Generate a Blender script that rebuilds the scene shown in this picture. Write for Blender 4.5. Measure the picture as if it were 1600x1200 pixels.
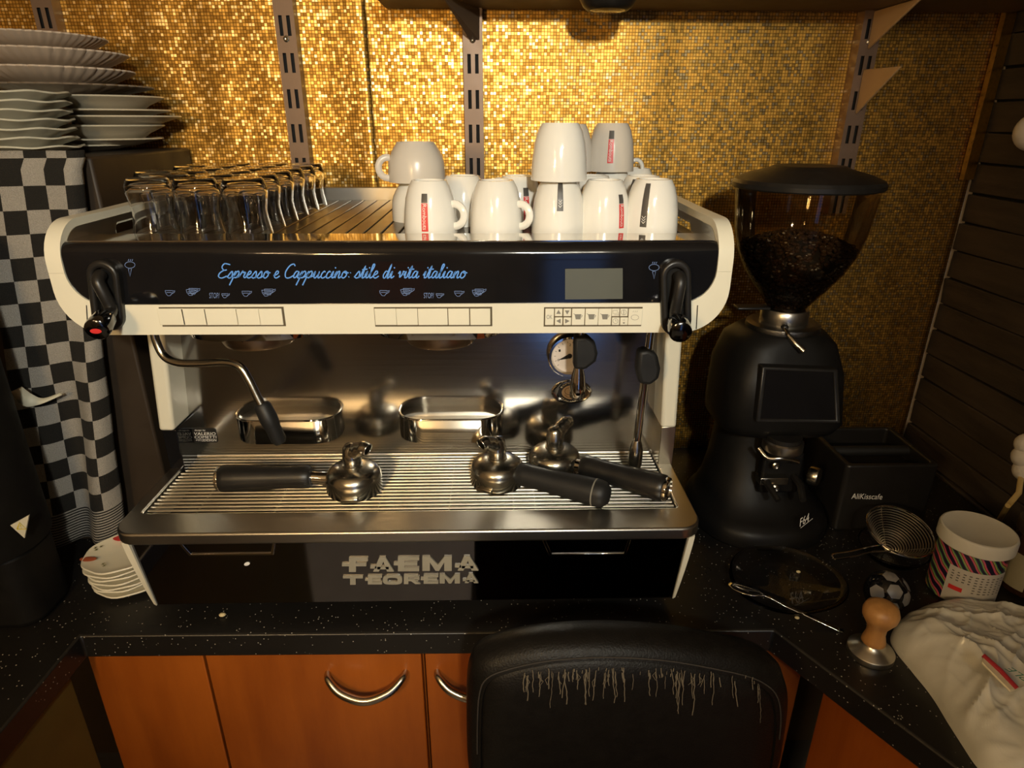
import bpy, bmesh, math, random
from math import sin, cos, pi, radians as R
from mathutils import Vector as V, Matrix as MX, noise as NZ
random.seed(7)
for o in list(bpy.data.objects): bpy.data.objects.remove(o, do_unlink=True)
S = bpy.context.scene
COL = S.collection
H = 1.585                      # eye height; all z below are given relative to it and lifted on build
# ------------------------------------------------------------------ camera
FPX, PIT, YAW, ROL = 1005.07, 0.388841, 0.0234966, 0.0026820
fw = V((sin(YAW)*cos(PIT), cos(YAW)*cos(PIT), -sin(PIT))); rt = V((cos(YAW), -sin(YAW), 0)); up = rt.cross(fw)
rt, up = rt*cos(ROL)+up*sin(ROL), -rt*sin(ROL)+up*cos(ROL)
cam = bpy.data.objects.new('camera', bpy.data.cameras.new('camera')); COL.objects.link(cam)
cam.data.sensor_width = 36; cam.data.lens = FPX*36/1600; cam.data.clip_start = .02
m3 = MX((rt, up, -fw)).transposed(); cam.matrix_world = MX.Translation((0, 0, H)) @ m3.to_4x4()
S.camera = cam
def ray(x, y): return fw + rt*((x-800)/FPX) - up*((y-600)/FPX)
def aY(x, y, Y): d = ray(x, y); return d*(Y/d.y)
def aZ(x, y, Z): d = ray(x, y); return d*(Z/d.z)
def aX(x, y, X): d = ray(x, y); return d*(X/d.x)
# ------------------------------------------------------------------ world, exposure
w = bpy.data.worlds.new('world'); S.world = w; w.use_nodes = True
w.node_tree.nodes['Background'].inputs[0].default_value = (.25, .30, .42, 1)
w.node_tree.nodes['Background'].inputs[1].default_value = .3
S.view_settings.view_transform = 'Standard'; S.view_settings.look = 'None'
S.view_settings.gamma = 1; S.view_settings.use_curve_mapping = False
S.view_settings.exposure = 0.0
# room lamps: (position, power, colour, bulb radius)
LAMPS = [((-.46, -.42, .10), 80.0, (1, .65, .28), .055),
         ((.36, -1.05, .62), 34.0, (1, .93, .76), .07),
         ((-.95, -1.25, .55), 30.0, (1, .66, .34), .06)]
SPOT = ((.14, -.74, .36), (-.12, .95, -.18), 78.0, (1, .95, .80), 60)   # added unseen spotlight for fall-off round the machine: position, aim, power, colour, cone
# ------------------------------------------------------------------ materials
MATS = {}
def nodes(name):
    m = bpy.data.materials.new(name); m.use_nodes = True
    n = m.node_tree.nodes; return m, n, m.node_tree.links, n['Principled BSDF']
def mat(name, col, metal=0., rough=.5, var=.10, nscale=30., bump=0., bscale=200., stretch=(1, 1, 1), emit=None, trans=0., ior=1.45, coat=0., spec=.5, rvar=.12, sheen=0.):
    if name in MATS: return MATS[name]
    m, n, l, p = nodes(name)
    tc = n.new('ShaderNodeTexCoord'); mp = n.new('ShaderNodeMapping'); mp.inputs['Scale'].default_value = stretch
    l.new(tc.outputs['Object'], mp.inputs[0])
    nz = n.new('ShaderNodeTexNoise'); nz.inputs['Scale'].default_value = nscale; nz.inputs['Detail'].default_value = 4
    l.new(mp.outputs[0], nz.inputs[0])
    mx = n.new('ShaderNodeMix'); mx.data_type = 'RGBA'
    mx.inputs[6].default_value = tuple(c*(1-var) for c in col)+(1,); mx.inputs[7].default_value = tuple(min(1, c*(1+var)) for c in col)+(1,)
    l.new(nz.outputs['Fac'], mx.inputs[0]); l.new(mx.outputs[2], p.inputs['Base Color'])
    mr = n.new('ShaderNodeMapRange'); mr.inputs['To Min'].default_value = max(0, rough*(1-rvar*2)); mr.inputs['To Max'].default_value = min(1, rough*(1+rvar*2))
    l.new(nz.outputs['Fac'], mr.inputs[0]); l.new(mr.outputs[0], p.inputs['Roughness'])
    p.inputs['Metallic'].default_value = metal; p.inputs['Transmission Weight'].default_value = trans; p.inputs['IOR'].default_value = ior
    p.inputs['Coat Weight'].default_value = coat; p.inputs['Specular IOR Level'].default_value = spec; p.inputs['Sheen Weight'].default_value = sheen
    if emit: p.inputs['Emission Color'].default_value = emit[0]+(1,); p.inputs['Emission Strength'].default_value = emit[1]
    if bump:
        b2 = n.new('ShaderNodeTexNoise'); b2.inputs['Scale'].default_value = bscale; b2.inputs['Detail'].default_value = 3; l.new(mp.outputs[0], b2.inputs[0])
        bp = n.new('ShaderNodeBump'); bp.inputs['Strength'].default_value = bump; bp.inputs['Distance'].default_value = .002
        l.new(b2.outputs['Fac'], bp.inputs['Height']); l.new(bp.outputs[0], p.inputs['Normal'])
    MATS[name] = m; return m
def wood(name, c1, c2, rough=.45, axis='z', scale=6., bump=.15, cracks=0.):
    m, n, l, p = nodes(name)
    tc = n.new('ShaderNodeTexCoord'); mp = n.new('ShaderNodeMapping'); l.new(tc.outputs['Object'], mp.inputs[0])
    st = {'x': (.12, 1, 1), 'y': (1, .12, 1), 'z': (1, 1, .12)}[axis]; mp.inputs['Scale'].default_value = st
    a = n.new('ShaderNodeTexNoise'); a.inputs['Scale'].default_value = scale*4; a.inputs['Detail'].default_value = 8; a.inputs['Roughness'].default_value = .65
    b = n.new('ShaderNodeTexNoise'); b.inputs['Scale'].default_value = scale*.8; b.inputs['Detail'].default_value = 3
    l.new(mp.outputs[0], a.inputs[0]); l.new(tc.outputs['Object'], b.inputs[0])
    mm = n.new('ShaderNodeMath'); mm.operation = 'MULTIPLY_ADD'; l.new(a.outputs['Fac'], mm.inputs[0]); mm.inputs[1].default_value = .7
    mb = n.new('ShaderNodeMath'); mb.operation = 'MULTIPLY'; l.new(b.outputs['Fac'], mb.inputs[0]); mb.inputs[1].default_value = .45; l.new(mb.outputs[0], mm.inputs[2])
    cr = n.new('ShaderNodeValToRGB'); cr.color_ramp.elements[0].position = .35; cr.color_ramp.elements[0].color = c1+(1,); cr.color_ramp.elements[1].position = .75; cr.color_ramp.elements[1].color = c2+(1,)
    l.new(mm.outputs[0], cr.inputs[0]); l.new(cr.outputs[0], p.inputs['Base Color']); p.inputs['Roughness'].default_value = rough
    bp = n.new('ShaderNodeBump'); bp.inputs['Strength'].default_value = bump; bp.inputs['Distance'].default_value = .003; l.new(a.outputs['Fac'], bp.inputs['Height']); l.new(bp.outputs[0], p.inputs['Normal'])
    MATS[name] = m; return m
def tinted(name, col, rough=.03, gloss=.12):
    m = bpy.data.materials.new(name); m.use_nodes = True; n = m.node_tree.nodes; l = m.node_tree.links
    n.remove(n['Principled BSDF']); out = n['Material Output']
    nz = n.new('ShaderNodeTexNoise'); nz.inputs['Scale'].default_value = 40
    cr = n.new('ShaderNodeValToRGB'); cr.color_ramp.elements[0].color = tuple(c*.85 for c in col)+(1,); cr.color_ramp.elements[1].color = col+(1,); l.new(nz.outputs['Fac'], cr.inputs[0])
    t = n.new('ShaderNodeBsdfTransparent'); l.new(cr.outputs[0], t.inputs[0]); g = n.new('ShaderNodeBsdfGlossy'); g.inputs['Roughness'].default_value = rough
    f = n.new('ShaderNodeFresnel'); f.inputs[0].default_value = 1.45; mx = n.new('ShaderNodeMixShader')
    ad = n.new('ShaderNodeMath'); ad.operation = 'MULTIPLY'; ad.inputs[1].default_value = gloss*10; l.new(f.outputs[0], ad.inputs[0]); ad.use_clamp = True
    l.new(ad.outputs[0], mx.inputs[0]); l.new(t.outputs[0], mx.inputs[1]); l.new(g.outputs[0], mx.inputs[2]); l.new(mx.outputs[0], out.inputs[0])
    MATS[name] = m; return m
def mosaic():
    m, n, l, p = nodes('gold_mosaic')
    def math_(op, a, b=None, c=None):
        k = n.new('ShaderNodeMath'); k.operation = op
        for i, q in enumerate((a, b, c)):
            if q is None: continue
            if isinstance(q, (int, float)): k.inputs[i].default_value = q
            else: l.new(q, k.inputs[i])
        return k.outputs[0]
    tc = n.new('ShaderNodeTexCoord'); sp = n.new('ShaderNodeSeparateXYZ'); l.new(tc.outputs['UV'], sp.inputs[0])
    u = math_('DIVIDE', sp.outputs[0], .0052); v = math_('DIVIDE', sp.outputs[1], .0052)
    fu, fv = math_('FLOOR', u), math_('FLOOR', v); ru, rv = math_('FRACT', u), math_('FRACT', v)
    cb = n.new('ShaderNodeCombineXYZ'); l.new(fu, cb.inputs[0]); l.new(fv, cb.inputs[1])
    wn = n.new('ShaderNodeTexWhiteNoise'); wn.noise_dimensions = '3D'; l.new(cb.outputs[0], wn.inputs[0])
    g = .11
    ed = math_('MULTIPLY', math_('MULTIPLY', math_('GREATER_THAN', ru, g), math_('LESS_THAN', ru, 1-g)), math_('MULTIPLY', math_('GREATER_THAN', rv, g), math_('LESS_THAN', rv, 1-g)))
    cr = n.new('ShaderNodeValToRGB'); e = cr.color_ramp.elements; e[0].color = (.50, .26, .045, 1); e[1].color = (.95, .68, .27, 1); e[1].position = 1
    k = e.new(.45); k.color = (.66, .375, .075, 1); k = e.new(.80); k.color = (.78, .47, .11, 1); k = e.new(.90); k.color = (.95, .74, .38, 1)
    l.new(wn.outputs['Value'], cr.inputs[0])
    mx = n.new('ShaderNodeMix'); mx.data_type = 'RGBA'; l.new(ed, mx.inputs[0]); mx.inputs[6].default_value = (.22, .11, .022, 1); l.new(cr.outputs[0], mx.inputs[7]); l.new(mx.outputs[2], p.inputs['Base Color'])
    rr = n.new('ShaderNodeMapRange'); l.new(wn.outputs['Value'], rr.inputs[0]); rr.inputs['To Min'].default_value = .55; rr.inputs['To Max'].default_value = .36; l.new(rr.outputs[0], p.inputs['Roughness'])
    p.inputs['Metallic'].default_value = 1
    # every little tile leans its own way
    ge = n.new('ShaderNodeNewGeometry'); su = n.new('ShaderNodeVectorMath'); su.operation = 'SUBTRACT'; l.new(wn.outputs['Color'], su.inputs[0]); su.inputs[1].default_value = (.5, .5, .5)
    ml = n.new('ShaderNodeVectorMath'); ml.operation = 'MULTIPLY'; l.new(su.outputs[0], ml.inputs[0]); ml.inputs[1].default_value = (.18, 0, .18)
    ad = n.new('ShaderNodeVectorMath'); l.new(ge.outputs['Normal'], ad.inputs[0]); l.new(ml.outputs[0], ad.inputs[1])
    no = n.new('ShaderNodeVectorMath'); no.operation = 'NORMALIZE'; l.new(ad.outputs[0], no.inputs[0]); l.new(no.outputs[0], p.inputs['Normal'])
    MATS['gold'] = m; return m
def checker():
    m, n, l, p = nodes('checked_terry')
    tc = n.new('ShaderNodeTexCoord'); ck = n.new('ShaderNodeTexChecker'); ck.inputs['Scale'].default_value = 1
    nz0 = n.new('ShaderNodeTexNoise'); nz0.inputs['Scale'].default_value = 3; l.new(tc.outputs['UV'], nz0.inputs[0])
    l.new(tc.outputs['UV'], ck.inputs[0]); ck.inputs[1].default_value = (.012, .011, .009, 1); ck.inputs[2].default_value = (.42, .40, .36, 1)
    # striped border under v = 0
    sp = n.new('ShaderNodeSeparateXYZ'); l.new(tc.outputs['UV'], sp.inputs[0])
    def mth(op, a, b):
        k = n.new('ShaderNodeMath'); k.operation = op
        for i, q in enumerate((a, b)):
            if isinstance(q, (int, float)): k.inputs[i].default_value = q
            else: l.new(q, k.inputs[i])
        return k.outputs[0]
    st = mth('GREATER_THAN', mth('FRACT', mth('MULTIPLY', sp.outputs[1], 6.5), 0), .5)
    sc = n.new('ShaderNodeMix'); sc.data_type = 'RGBA'; l.new(st, sc.inputs[0]); sc.inputs[6].default_value = (.012, .011, .009, 1); sc.inputs[7].default_value = (.42, .40, .36, 1)
    bd = mth('LESS_THAN', sp.outputs[1], 0)
    mx = n.new('ShaderNodeMix'); mx.data_type = 'RGBA'; l.new(bd, mx.inputs[0]); l.new(ck.outputs[0], mx.inputs[6]); l.new(sc.outputs[2], mx.inputs[7])
    nz = n.new('ShaderNodeTexNoise'); nz.inputs['Scale'].default_value = 700; l.new(tc.outputs['Object'], nz.inputs[0])
    m2 = n.new('ShaderNodeMix'); m2.data_type = 'RGBA'; m2.blend_type = 'MULTIPLY'; m2.inputs[0].default_value = .6; l.new(mx.outputs[2], m2.inputs[6])
    cr = n.new('ShaderNodeValToRGB'); cr.color_ramp.elements[0].position = .3; cr.color_ramp.elements[0].color = (.35, .35, .35, 1); l.new(nz.outputs['Fac'], cr.inputs[0]); l.new(cr.outputs[0], m2.inputs[7])
    l.new(m2.outputs[2], p.inputs['Base Color']); p.inputs['Roughness'].default_value = .95
    bp = n.new('ShaderNodeBump'); bp.inputs['Strength'].default_value = .8; bp.inputs['Distance'].default_value = .002; l.new(nz.outputs['Fac'], bp.inputs['Height']); l.new(bp.outputs[0], p.inputs['Normal'])
    MATS['checker'] = m; return m
def granite():
    m, n, l, p = nodes('speckled_black_stone')
    tc = n.new('ShaderNodeTexCoord'); vo = n.new('ShaderNodeTexVoronoi'); vo.inputs['Scale'].default_value = 330; l.new(tc.outputs['Object'], vo.inputs[0])
    sp = n.new('ShaderNodeSeparateXYZ'); l.new(vo.outputs['Color'], sp.inputs[0])
    a = n.new('ShaderNodeMath'); a.operation = 'GREATER_THAN'; l.new(sp.outputs[0], a.inputs[0]); a.inputs[1].default_value = .93
    b = n.new('ShaderNodeMath'); b.operation = 'LESS_THAN'; l.new(vo.outputs['Distance'], b.inputs[0]); b.inputs[1].default_value = .27
    c = n.new('ShaderNodeMath'); c.operation = 'MULTIPLY'; l.new(a.outputs[0], c.inputs[0]); l.new(b.outputs[0], c.inputs[1])
    mx = n.new('ShaderNodeMix'); mx.data_type = 'RGBA'; l.new(c.outputs[0], mx.inputs[0]); mx.inputs[6].default_value = (.010, .009, .008, 1); mx.inputs[7].default_value = (.42, .40, .34, 1)
    l.new(mx.outputs[2], p.inputs['Base Color'])
    nz = n.new('ShaderNodeTexNoise'); nz.inputs['Scale'].default_value = 9; nz.inputs['Detail'].default_value = 6; l.new(tc.outputs['Object'], nz.inputs[0])
    mr = n.new('ShaderNodeMapRange'); mr.inputs['To Min'].default_value = .18; mr.inputs['To Max'].default_value = .50; l.new(nz.outputs['Fac'], mr.inputs[0]); l.new(mr.outputs[0], p.inputs['Roughness'])
    MATS['stone'] = m; return m
GOLD = mosaic(); CHECK = checker(); STONE = granite()
WHITE = mat('cream_enamel', (.72, .69, .56), rough=.32, var=.03, coat=.2)
BLACKG = mat('black_gloss', (.006, .006, .007), rough=.09, var=.3, spec=.6)
MIRROR = mat('dark_mirror', (.20, .20, .22), metal=1, rough=.05, var=.1)
STEEL = mat('brushed_steel', (.56, .53, .47), metal=1, rough=.30, var=.08, nscale=8, bump=.04, bscale=90, stretch=(.05, 1, 1))
SPLASH = mat('polished_backsplash', (.52, .50, .47), metal=1, rough=.15, var=.12, nscale=6, bump=.025, bscale=160, stretch=(.03, 1, 1))
CHROME = mat('chrome', (.72, .70, .66), metal=1, rough=.07, var=.04)
DCHROME = mat('dark_chrome', (.10, .10, .10), metal=1, rough=.12, var=.2)
DULLM = mat('worn_chrome', (.52, .49, .42), metal=1, rough=.22, var=.18, nscale=60, bump=.03)
BLKPL = mat('black_plastic', (.012, .011, .010), rough=.38, var=.3, nscale=60)
BLKMT = mat('black_matt', (.006, .0055, .005), spec=.2, rough=.6, var=.3, nscale=40)
BLKCOAT = mat('black_powder_coat', (.007, .0065, .006), spec=.22, rough=.46, var=.15, bump=.06, bscale=900)
RUBBER = mat('black_rubber', (.010, .010, .010), rough=.55, var=.3)
PORC = mat('white_porcelain', (.80, .79, .74), rough=.14, var=.02, coat=.4)
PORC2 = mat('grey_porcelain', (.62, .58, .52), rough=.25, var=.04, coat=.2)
PORC3 = mat('unglazed_scalloped_china', (.50, .43, .36), rough=.5, var=.06)
GLASS = mat('clear_glass', (1, 1, 1), rough=.0, var=0, trans=1, ior=1.47, rvar=0)
BLUE = mat('blue_print', (.10, .30, .78), rough=.5, var=.04)
BLUE2 = mat('pale_blue_print', (.13, .20, .40), rough=.5, var=.04)
GREYP = mat('grey_print', (.20, .19, .16), rough=.6)
REDP = mat('red_print', (.62, .035, .035), rough=.4, var=.05)
DGREYP = mat('dark_grey_print', (.065, .06, .055), rough=.4)
WHITEP = mat('white_print', (.75, .74, .70), rough=.5, var=.03)
LCD = mat('lcd_glass', (.105, .110, .090), rough=.25, var=.05)
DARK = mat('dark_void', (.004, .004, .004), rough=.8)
RAILM = mat('brown_rail_metal', (.20, .135, .095), metal=.35, rough=.42, var=.12)
BRKW = mat('bracket_painted', (.55, .36, .18), rough=.5, var=.12, nscale=20)
BRKD = mat('bracket_brown', (.085, .055, .035), rough=.5, var=.2)
OAK = wood('orange_beech_veneer', (.23, .050, .004), (.40, .105, .010), rough=.40, axis='z', scale=5, bump=.05)
PLANK = wood('dark_stained_board', (.016, .012, .008), (.060, .044, .030), rough=.75, axis='y', scale=9, bump=.7)
HWOOD = wood('turned_beech', (.30, .13, .035), (.52, .27, .085), rough=.45, axis='z', scale=14, bump=.1)
LEATHER = mat('black_leather', (.006, .005, .004), spec=.22, rough=.46, var=.3, nscale=80, bump=.25, bscale=420)
CRACK = mat('cracked_leather_lining', (.11, .09, .06), rough=.8)
SMOKE = tinted('smoked_hopper', (.84, .73, .55), gloss=.09)
BEAN = mat('roasted_bean', (.035, .020, .012), rough=.33, var=.5, nscale=120)
SATIN = mat('satin_nickel', (.55, .50, .40), metal=1, rough=.25)
# ------------------------------------------------------------------ mesh builder
class B:
    def __init__(s): s.v = []; s.f = []; s.mi = []; s.uv = None
    def add(s, vs, fs, mx=None, mi=0):
        o = len(s.v)
        s.v += [tuple(mx @ V(p)) if mx else tuple(p) for p in vs]; s.f += [tuple(i+o for i in q) for q in fs]; s.mi += [mi]*len(fs); return s
    def box(s, x0, x1, y0, y1, z0, z1, mx=None, mi=0):
        v = [(x, y, z) for x in (x0, x1) for y in (y0, y1) for z in (z0, z1)]
        return s.add(v, [(0, 1, 3, 2), (4, 6, 7, 5), (0, 4, 5, 1), (2, 3, 7, 6), (0, 2, 6, 4), (1, 5, 7, 3)], mx, mi)
    def prism(s, poly, a, b, axis='y', mx=None, mi=0):      # polygon in the two other axes, extruded a..b
        n = len(poly); f = {'y': lambda p, t: (p[0], t, p[1]), 'x': lambda p, t: (t, p[0], p[1]), 'z': lambda p, t: (p[0], p[1], t)}[axis]
        v = [f(p, a) for p in poly]+[f(p, b) for p in poly]
        return s.add(v, [tuple(range(n))[::-1], tuple(range(n, 2*n))]+[(i, (i+1) % n, n+(i+1) % n, n+i) for i in range(n)], mx, mi)
    def ring(s, outer, inner, a, b, axis='y', mx=None, mi=0):  # same point count
        n = len(outer); f = {'y': lambda p, t: (p[0], t, p[1]), 'x': lambda p, t: (t, p[0], p[1]), 'z': lambda p, t: (p[0], p[1], t)}[axis]
        v = [f(p, t) for t in (a, b) for L in (outer, inner) for p in L]; F = []
        for i in range(n):
            j = (i+1) % n
            F += [(i, j, n+j, n+i), (2*n+i, 3*n+i, 3*n+j, 2*n+j), (i, 2*n+i, 2*n+j, j), (n+i, n+j, 3*n+j, 3*n+i)]
        return s.add(v, F, mx, mi)
    def lathe(s, prof, seg=32, mx=None, mi=0, a0=0, a1=2*pi, rf=None):
        full = abs(a1-a0-2*pi) < 1e-6; k = seg if full else seg+1; v = []; F = []
        for r, z in prof:
            for i in range(k):
                a = a0+(a1-a0)*i/seg; q = r*(rf(a, z) if rf else 1); v.append((q*cos(a), q*sin(a), z))
        for j in range(len(prof)-1):
            for i in range(seg):
                i2 = (i+1) % k; F.append((j*k+i, j*k+i2, (j+1)*k+i2, (j+1)*k+i))
        if full:
            if prof[0][0] > 1e-5: F.append(tuple(range(k))[::-1])
            if prof[-1][0] > 1e-5: F.append(tuple(range((len(prof)-1)*k, len(prof)*k)))
        return s.add(v, F, mx, mi)
    def surf(s, prof, seg=32, mx=None, rf=None, mi=0):          # lathe without caps
        n0 = len(s.f); s.lathe(prof, seg, mx, mi, rf=rf); keep = [(f, m) for f, m in zip(s.f[n0:], s.mi[n0:]) if len(f) == 4]
        s.f[n0:] = [a for a, _ in keep]; s.mi[n0:] = [b for _, b in keep]; return s
    def tube(s, path, r, seg=10, closed=False, mx=None, mi=0, caps=True, flat=1.0):
        path = [V(p) for p in path]; n = len(path); rr = r if isinstance(r, (list, tuple)) else [r]*n; v = []; F = []; u = None
        for i, p in enumerate(path):
            if closed: t = (path[(i+1) % n]-path[i-1])
            else: t = path[min(i+1, n-1)]-path[max(i-1, 0)]
            t.normalize()
            if u is None:
                u = t.orthogonal().normalized() if abs(t.z) > .95 else t.cross(V((0, 0, 1))).normalized()
            else:
                u = (u-t*u.dot(t)); u.normalize()
            w_ = t.cross(u)
            for k in range(seg): a = 2*pi*k/seg; v.append(p+u*(cos(a)*rr[i])+w_*(sin(a)*rr[i]*flat))
        for i in range(n if closed else n-1):
            j = (i+1) % n
            for k in range(seg): k2 = (k+1) % seg; F.append((i*seg+k, i*seg+k2, j*seg+k2, j*seg+k))
        if not closed and caps: F += [tuple(range(seg))[::-1], tuple(range((n-1)*seg, n*seg))]
        return s.add(v, F, mx, mi)
    def ball(s, c, r, seg=16, rings=10, mx=None, mi=0):
        r = r if isinstance(r, (tuple, list)) else (r, r, r)
        m = MX.Translation(c) @ MX.Diagonal((r[0], r[1], r[2], 1))
        return s.lathe([(max(1e-6, sin(pi*i/rings)), -cos(pi*i/rings)) for i in range(rings+1)], seg, (mx @ m) if mx else m, mi)
    def ribbon(s, pts, wd, off=V((0, -1, 0)), mi=0):            # flat line lying in a plane with normal off
        pts = [V(p) for p in pts]; n = len(pts); v = []; F = []
        for i, p in enumerate(pts):
            t = (pts[min(i+1, n-1)]-pts[max(i-1, 0)]).normalized(); q = t.cross(off).normalized()*(wd/2); v += [p-q, p+q]
        F = [(2*i, 2*i+1, 2*i+3, 2*i+2) for i in range(n-1)]
        return s.add(v, F, None, mi)
    def poly(s, pts, mi=0): return s.add(pts, [tuple(range(len(pts)))], None, mi)
    def build(s, name, m, parent=None, origin=None, smooth=40, bevel=0, bseg=2, sub=0, solid=0, local=False, uv=None, label=None):
        ms = m if isinstance(m, (list, tuple)) else [m]
        if parent is not None: o = V((0, 0, 0)) if local else V(parent['o'])
        elif origin is not None: o = V(origin)
        else:
            xs = [p[0] for p in s.v]; ys = [p[1] for p in s.v]; zs = [p[2] for p in s.v]
            o = V(((min(xs)+max(xs))/2, (min(ys)+max(ys))/2, min(zs)))
        me = bpy.data.meshes.new(name); me.from_pydata([(p[0]-o.x, p[1]-o.y, p[2]-o.z) for p in s.v], [], s.f)
        if ms[0].name != 'clear_glass': bm = bmesh.new(); bm.from_mesh(me); bmesh.ops.recalc_face_normals(bm, faces=bm.faces[:]); bm.to_mesh(me); bm.free()
        for q in ms: me.materials.append(q)
        if len(ms) > 1: me.polygons.foreach_set('material_index', s.mi)
        if uv:
            L = me.uv_layers.new(name='UVMap'); 
            for lp in me.loops: L.data[lp.index].uv = uv[lp.vertex_index]
        if smooth:
            me.polygons.foreach_set('use_smooth', [True]*len(me.polygons)); me.set_sharp_from_angle(angle=R(smooth))
        me.update()
        ob = bpy.data.objects.new(name, me); COL.objects.link(ob)
        if parent is not None: ob.parent = parent
        else: ob.location = (o.x, o.y, o.z+H)
        if bevel:
            b = ob.modifiers.new('bevel', 'BEVEL'); b.width = bevel; b.segments = bseg; b.limit_method = 'ANGLE'; b.angle_limit = R(40)
        if solid:
            b = ob.modifiers.new('solid', 'SOLIDIFY'); b.thickness = solid
        if sub:
            b = ob.modifiers.new('sub', 'SUBSURF'); b.levels = sub; b.render_levels = sub
        if label: ob['label'] = label
        return ob
def thing(name, label, cat, o, rot=(0, 0, 0), group=None):
    e = bpy.data.objects.new(name, None); COL.objects.link(e); e.empty_display_size = .03
    e.location = (o[0], o[1], o[2]+H); e.rotation_euler = rot; e['o'] = tuple(o); tag(e, label, cat, group); return e
def tag(o, label, cat, group=None):
    o['label'] = label; o['category'] = cat
    if group: o['group'] = group
    return o
def struct(o, label=None):
    o['kind'] = 'structure'
    if label: o['label'] = label
    return o
def dup(root, loc, rotz=None, label=None, group=None):
    r = root.copy(); COL.objects.link(r); r.location = (loc[0], loc[1], loc[2]+H)
    if rotz is not None: r.rotation_euler = (0, 0, rotz)
    if label: r['label'] = label
    if group: r['group'] = group
    for ch in root.children:
        c = ch.copy(); COL.objects.link(c); c.parent = r
        for g in ch.children: d = g.copy(); COL.objects.link(d); d.parent = c
    return r
def arc(cx, cy, r, a0, a1, n=8): return [(cx+r*cos(R(a0+(a1-a0)*i/n)), cy+r*sin(R(a0+(a1-a0)*i/n))) for i in range(n+1)]
def rrect(x0, x1, y0, y1, r, n=6):
    r = r if isinstance(r, (list, tuple)) else [r]*4   # bl, br, tr, tl
    return arc(x0+r[0], y0+r[0], r[0], 180, 270, n)+arc(x1-r[1], y0+r[1], r[1], 270, 360, n)+arc(x1-r[2], y1-r[2], r[2], 0, 90, n)+arc(x0+r[3], y1-r[3], r[3], 90, 180, n)
def spline(pts, n=6):
    pts = [V(p) for p in pts]; out = []
    for i in range(len(pts)-1):
        a, b, c, d = pts[max(i-1, 0)], pts[i], pts[i+1], pts[min(i+2, len(pts)-1)]
        for k in range(n):
            t = k/n; out.append(.5*((2*b)+(c-a)*t+(2*a-5*b+4*c-d)*t*t+(3*b-a-3*c+d)*t**3))
    return out+[pts[-1]]
TXT = {}
def textmesh(body, bold=0.):
    k = (body, bold)
    if k not in TXT:
        c = bpy.data.curves.new('t', 'FONT'); c.body = body; c.size = 1; c.resolution_u = 3; c.offset = bold
        o = bpy.data.objects.new('t', c); COL.objects.link(o)
        me = bpy.data.meshes.new_from_object(o.evaluated_get(bpy.context.evaluated_depsgraph_get()))
        v = [tuple(p.co) for p in me.vertices]; f = [tuple(p.vertices) for p in me.polygons]
        bpy.data.objects.remove(o); bpy.data.curves.remove(c); bpy.data.meshes.remove(me)
        x0 = min(p[0] for p in v); x1 = max(p[0] for p in v); y0 = min(p[1] for p in v); y1 = max(p[1] for p in v)
        TXT[k] = ([((p[0]-x0)/(x1-x0), (p[1]-y0)/(y1-y0)) for p in v], f)      # unit square
    return TXT[k]
for t in ('STOP/', 'OK', 'Rombouts', 'AliKisscafe', 'F64', 'ESPRESSO', 'ITALIANO', 'VALERIO', 'COMETTI', '+V12DESIGN', 'design by', 'PLE', 'S', '0', '1', '2', '3', '!'): textmesh(t)
def pxtext(b, body, x0, y0, x1, y1, Y, mi=0, skew=0.):           # lettering in the upright plane at depth Y, filling the photo box
    v, f = textmesh(body)
    b.add([aY(x0+(x1-x0)*p[0]+skew*p[1], y1-(y1-y0)*p[1], Y) for p in v], f, None, mi)
def pxline(b, pts, Y, wd, mi=0): b.ribbon([aY(x, y, Y) for x, y in pts], wd, mi=mi)
def circ(cx, cy, rx, ry, a0=0, a1=360, n=16): return [(cx+rx*cos(R(a0+(a1-a0)*i/n)), cy+ry*sin(R(a0+(a1-a0)*i/n))) for i in range(n+1)]
# ================================================================== the room
FL, CE, YW, XR_ = -1.585, 1.0, 1.25, .895
ZC = -.665
PLAST = mat('dim_plaster', (.40, .33, .25), rough=.85, bump=.1, bscale=40)
FLOORM = mat('grey_floor_boards', (.36, .39, .46), rough=.5, var=.2, nscale=4, stretch=(1, .2, 1))
CEILM = mat('ceiling_paint', (.62, .55, .44), rough=.9)
struct(B().box(-2.05, XR_+.06, -2.5, YW+.08, FL-.05, FL).build('floor', FLOORM))
struct(B().box(-2.05, XR_+.06, -2.5, YW+.08, CE, CE+.05).build('ceiling', CEILM))
wb = struct(B().box(-2.05, XR_+.06, YW+.006, YW+.08, FL, CE).build('wall_back', PLAST))
struct(B().box(-2.10, -2.05, -2.5, YW+.08, FL, CE).build('wall_left', PLAST))
struct(B().box(-2.05, XR_+.06, -2.56, -2.5, FL, CE).build('wall_front', PLAST))
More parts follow.
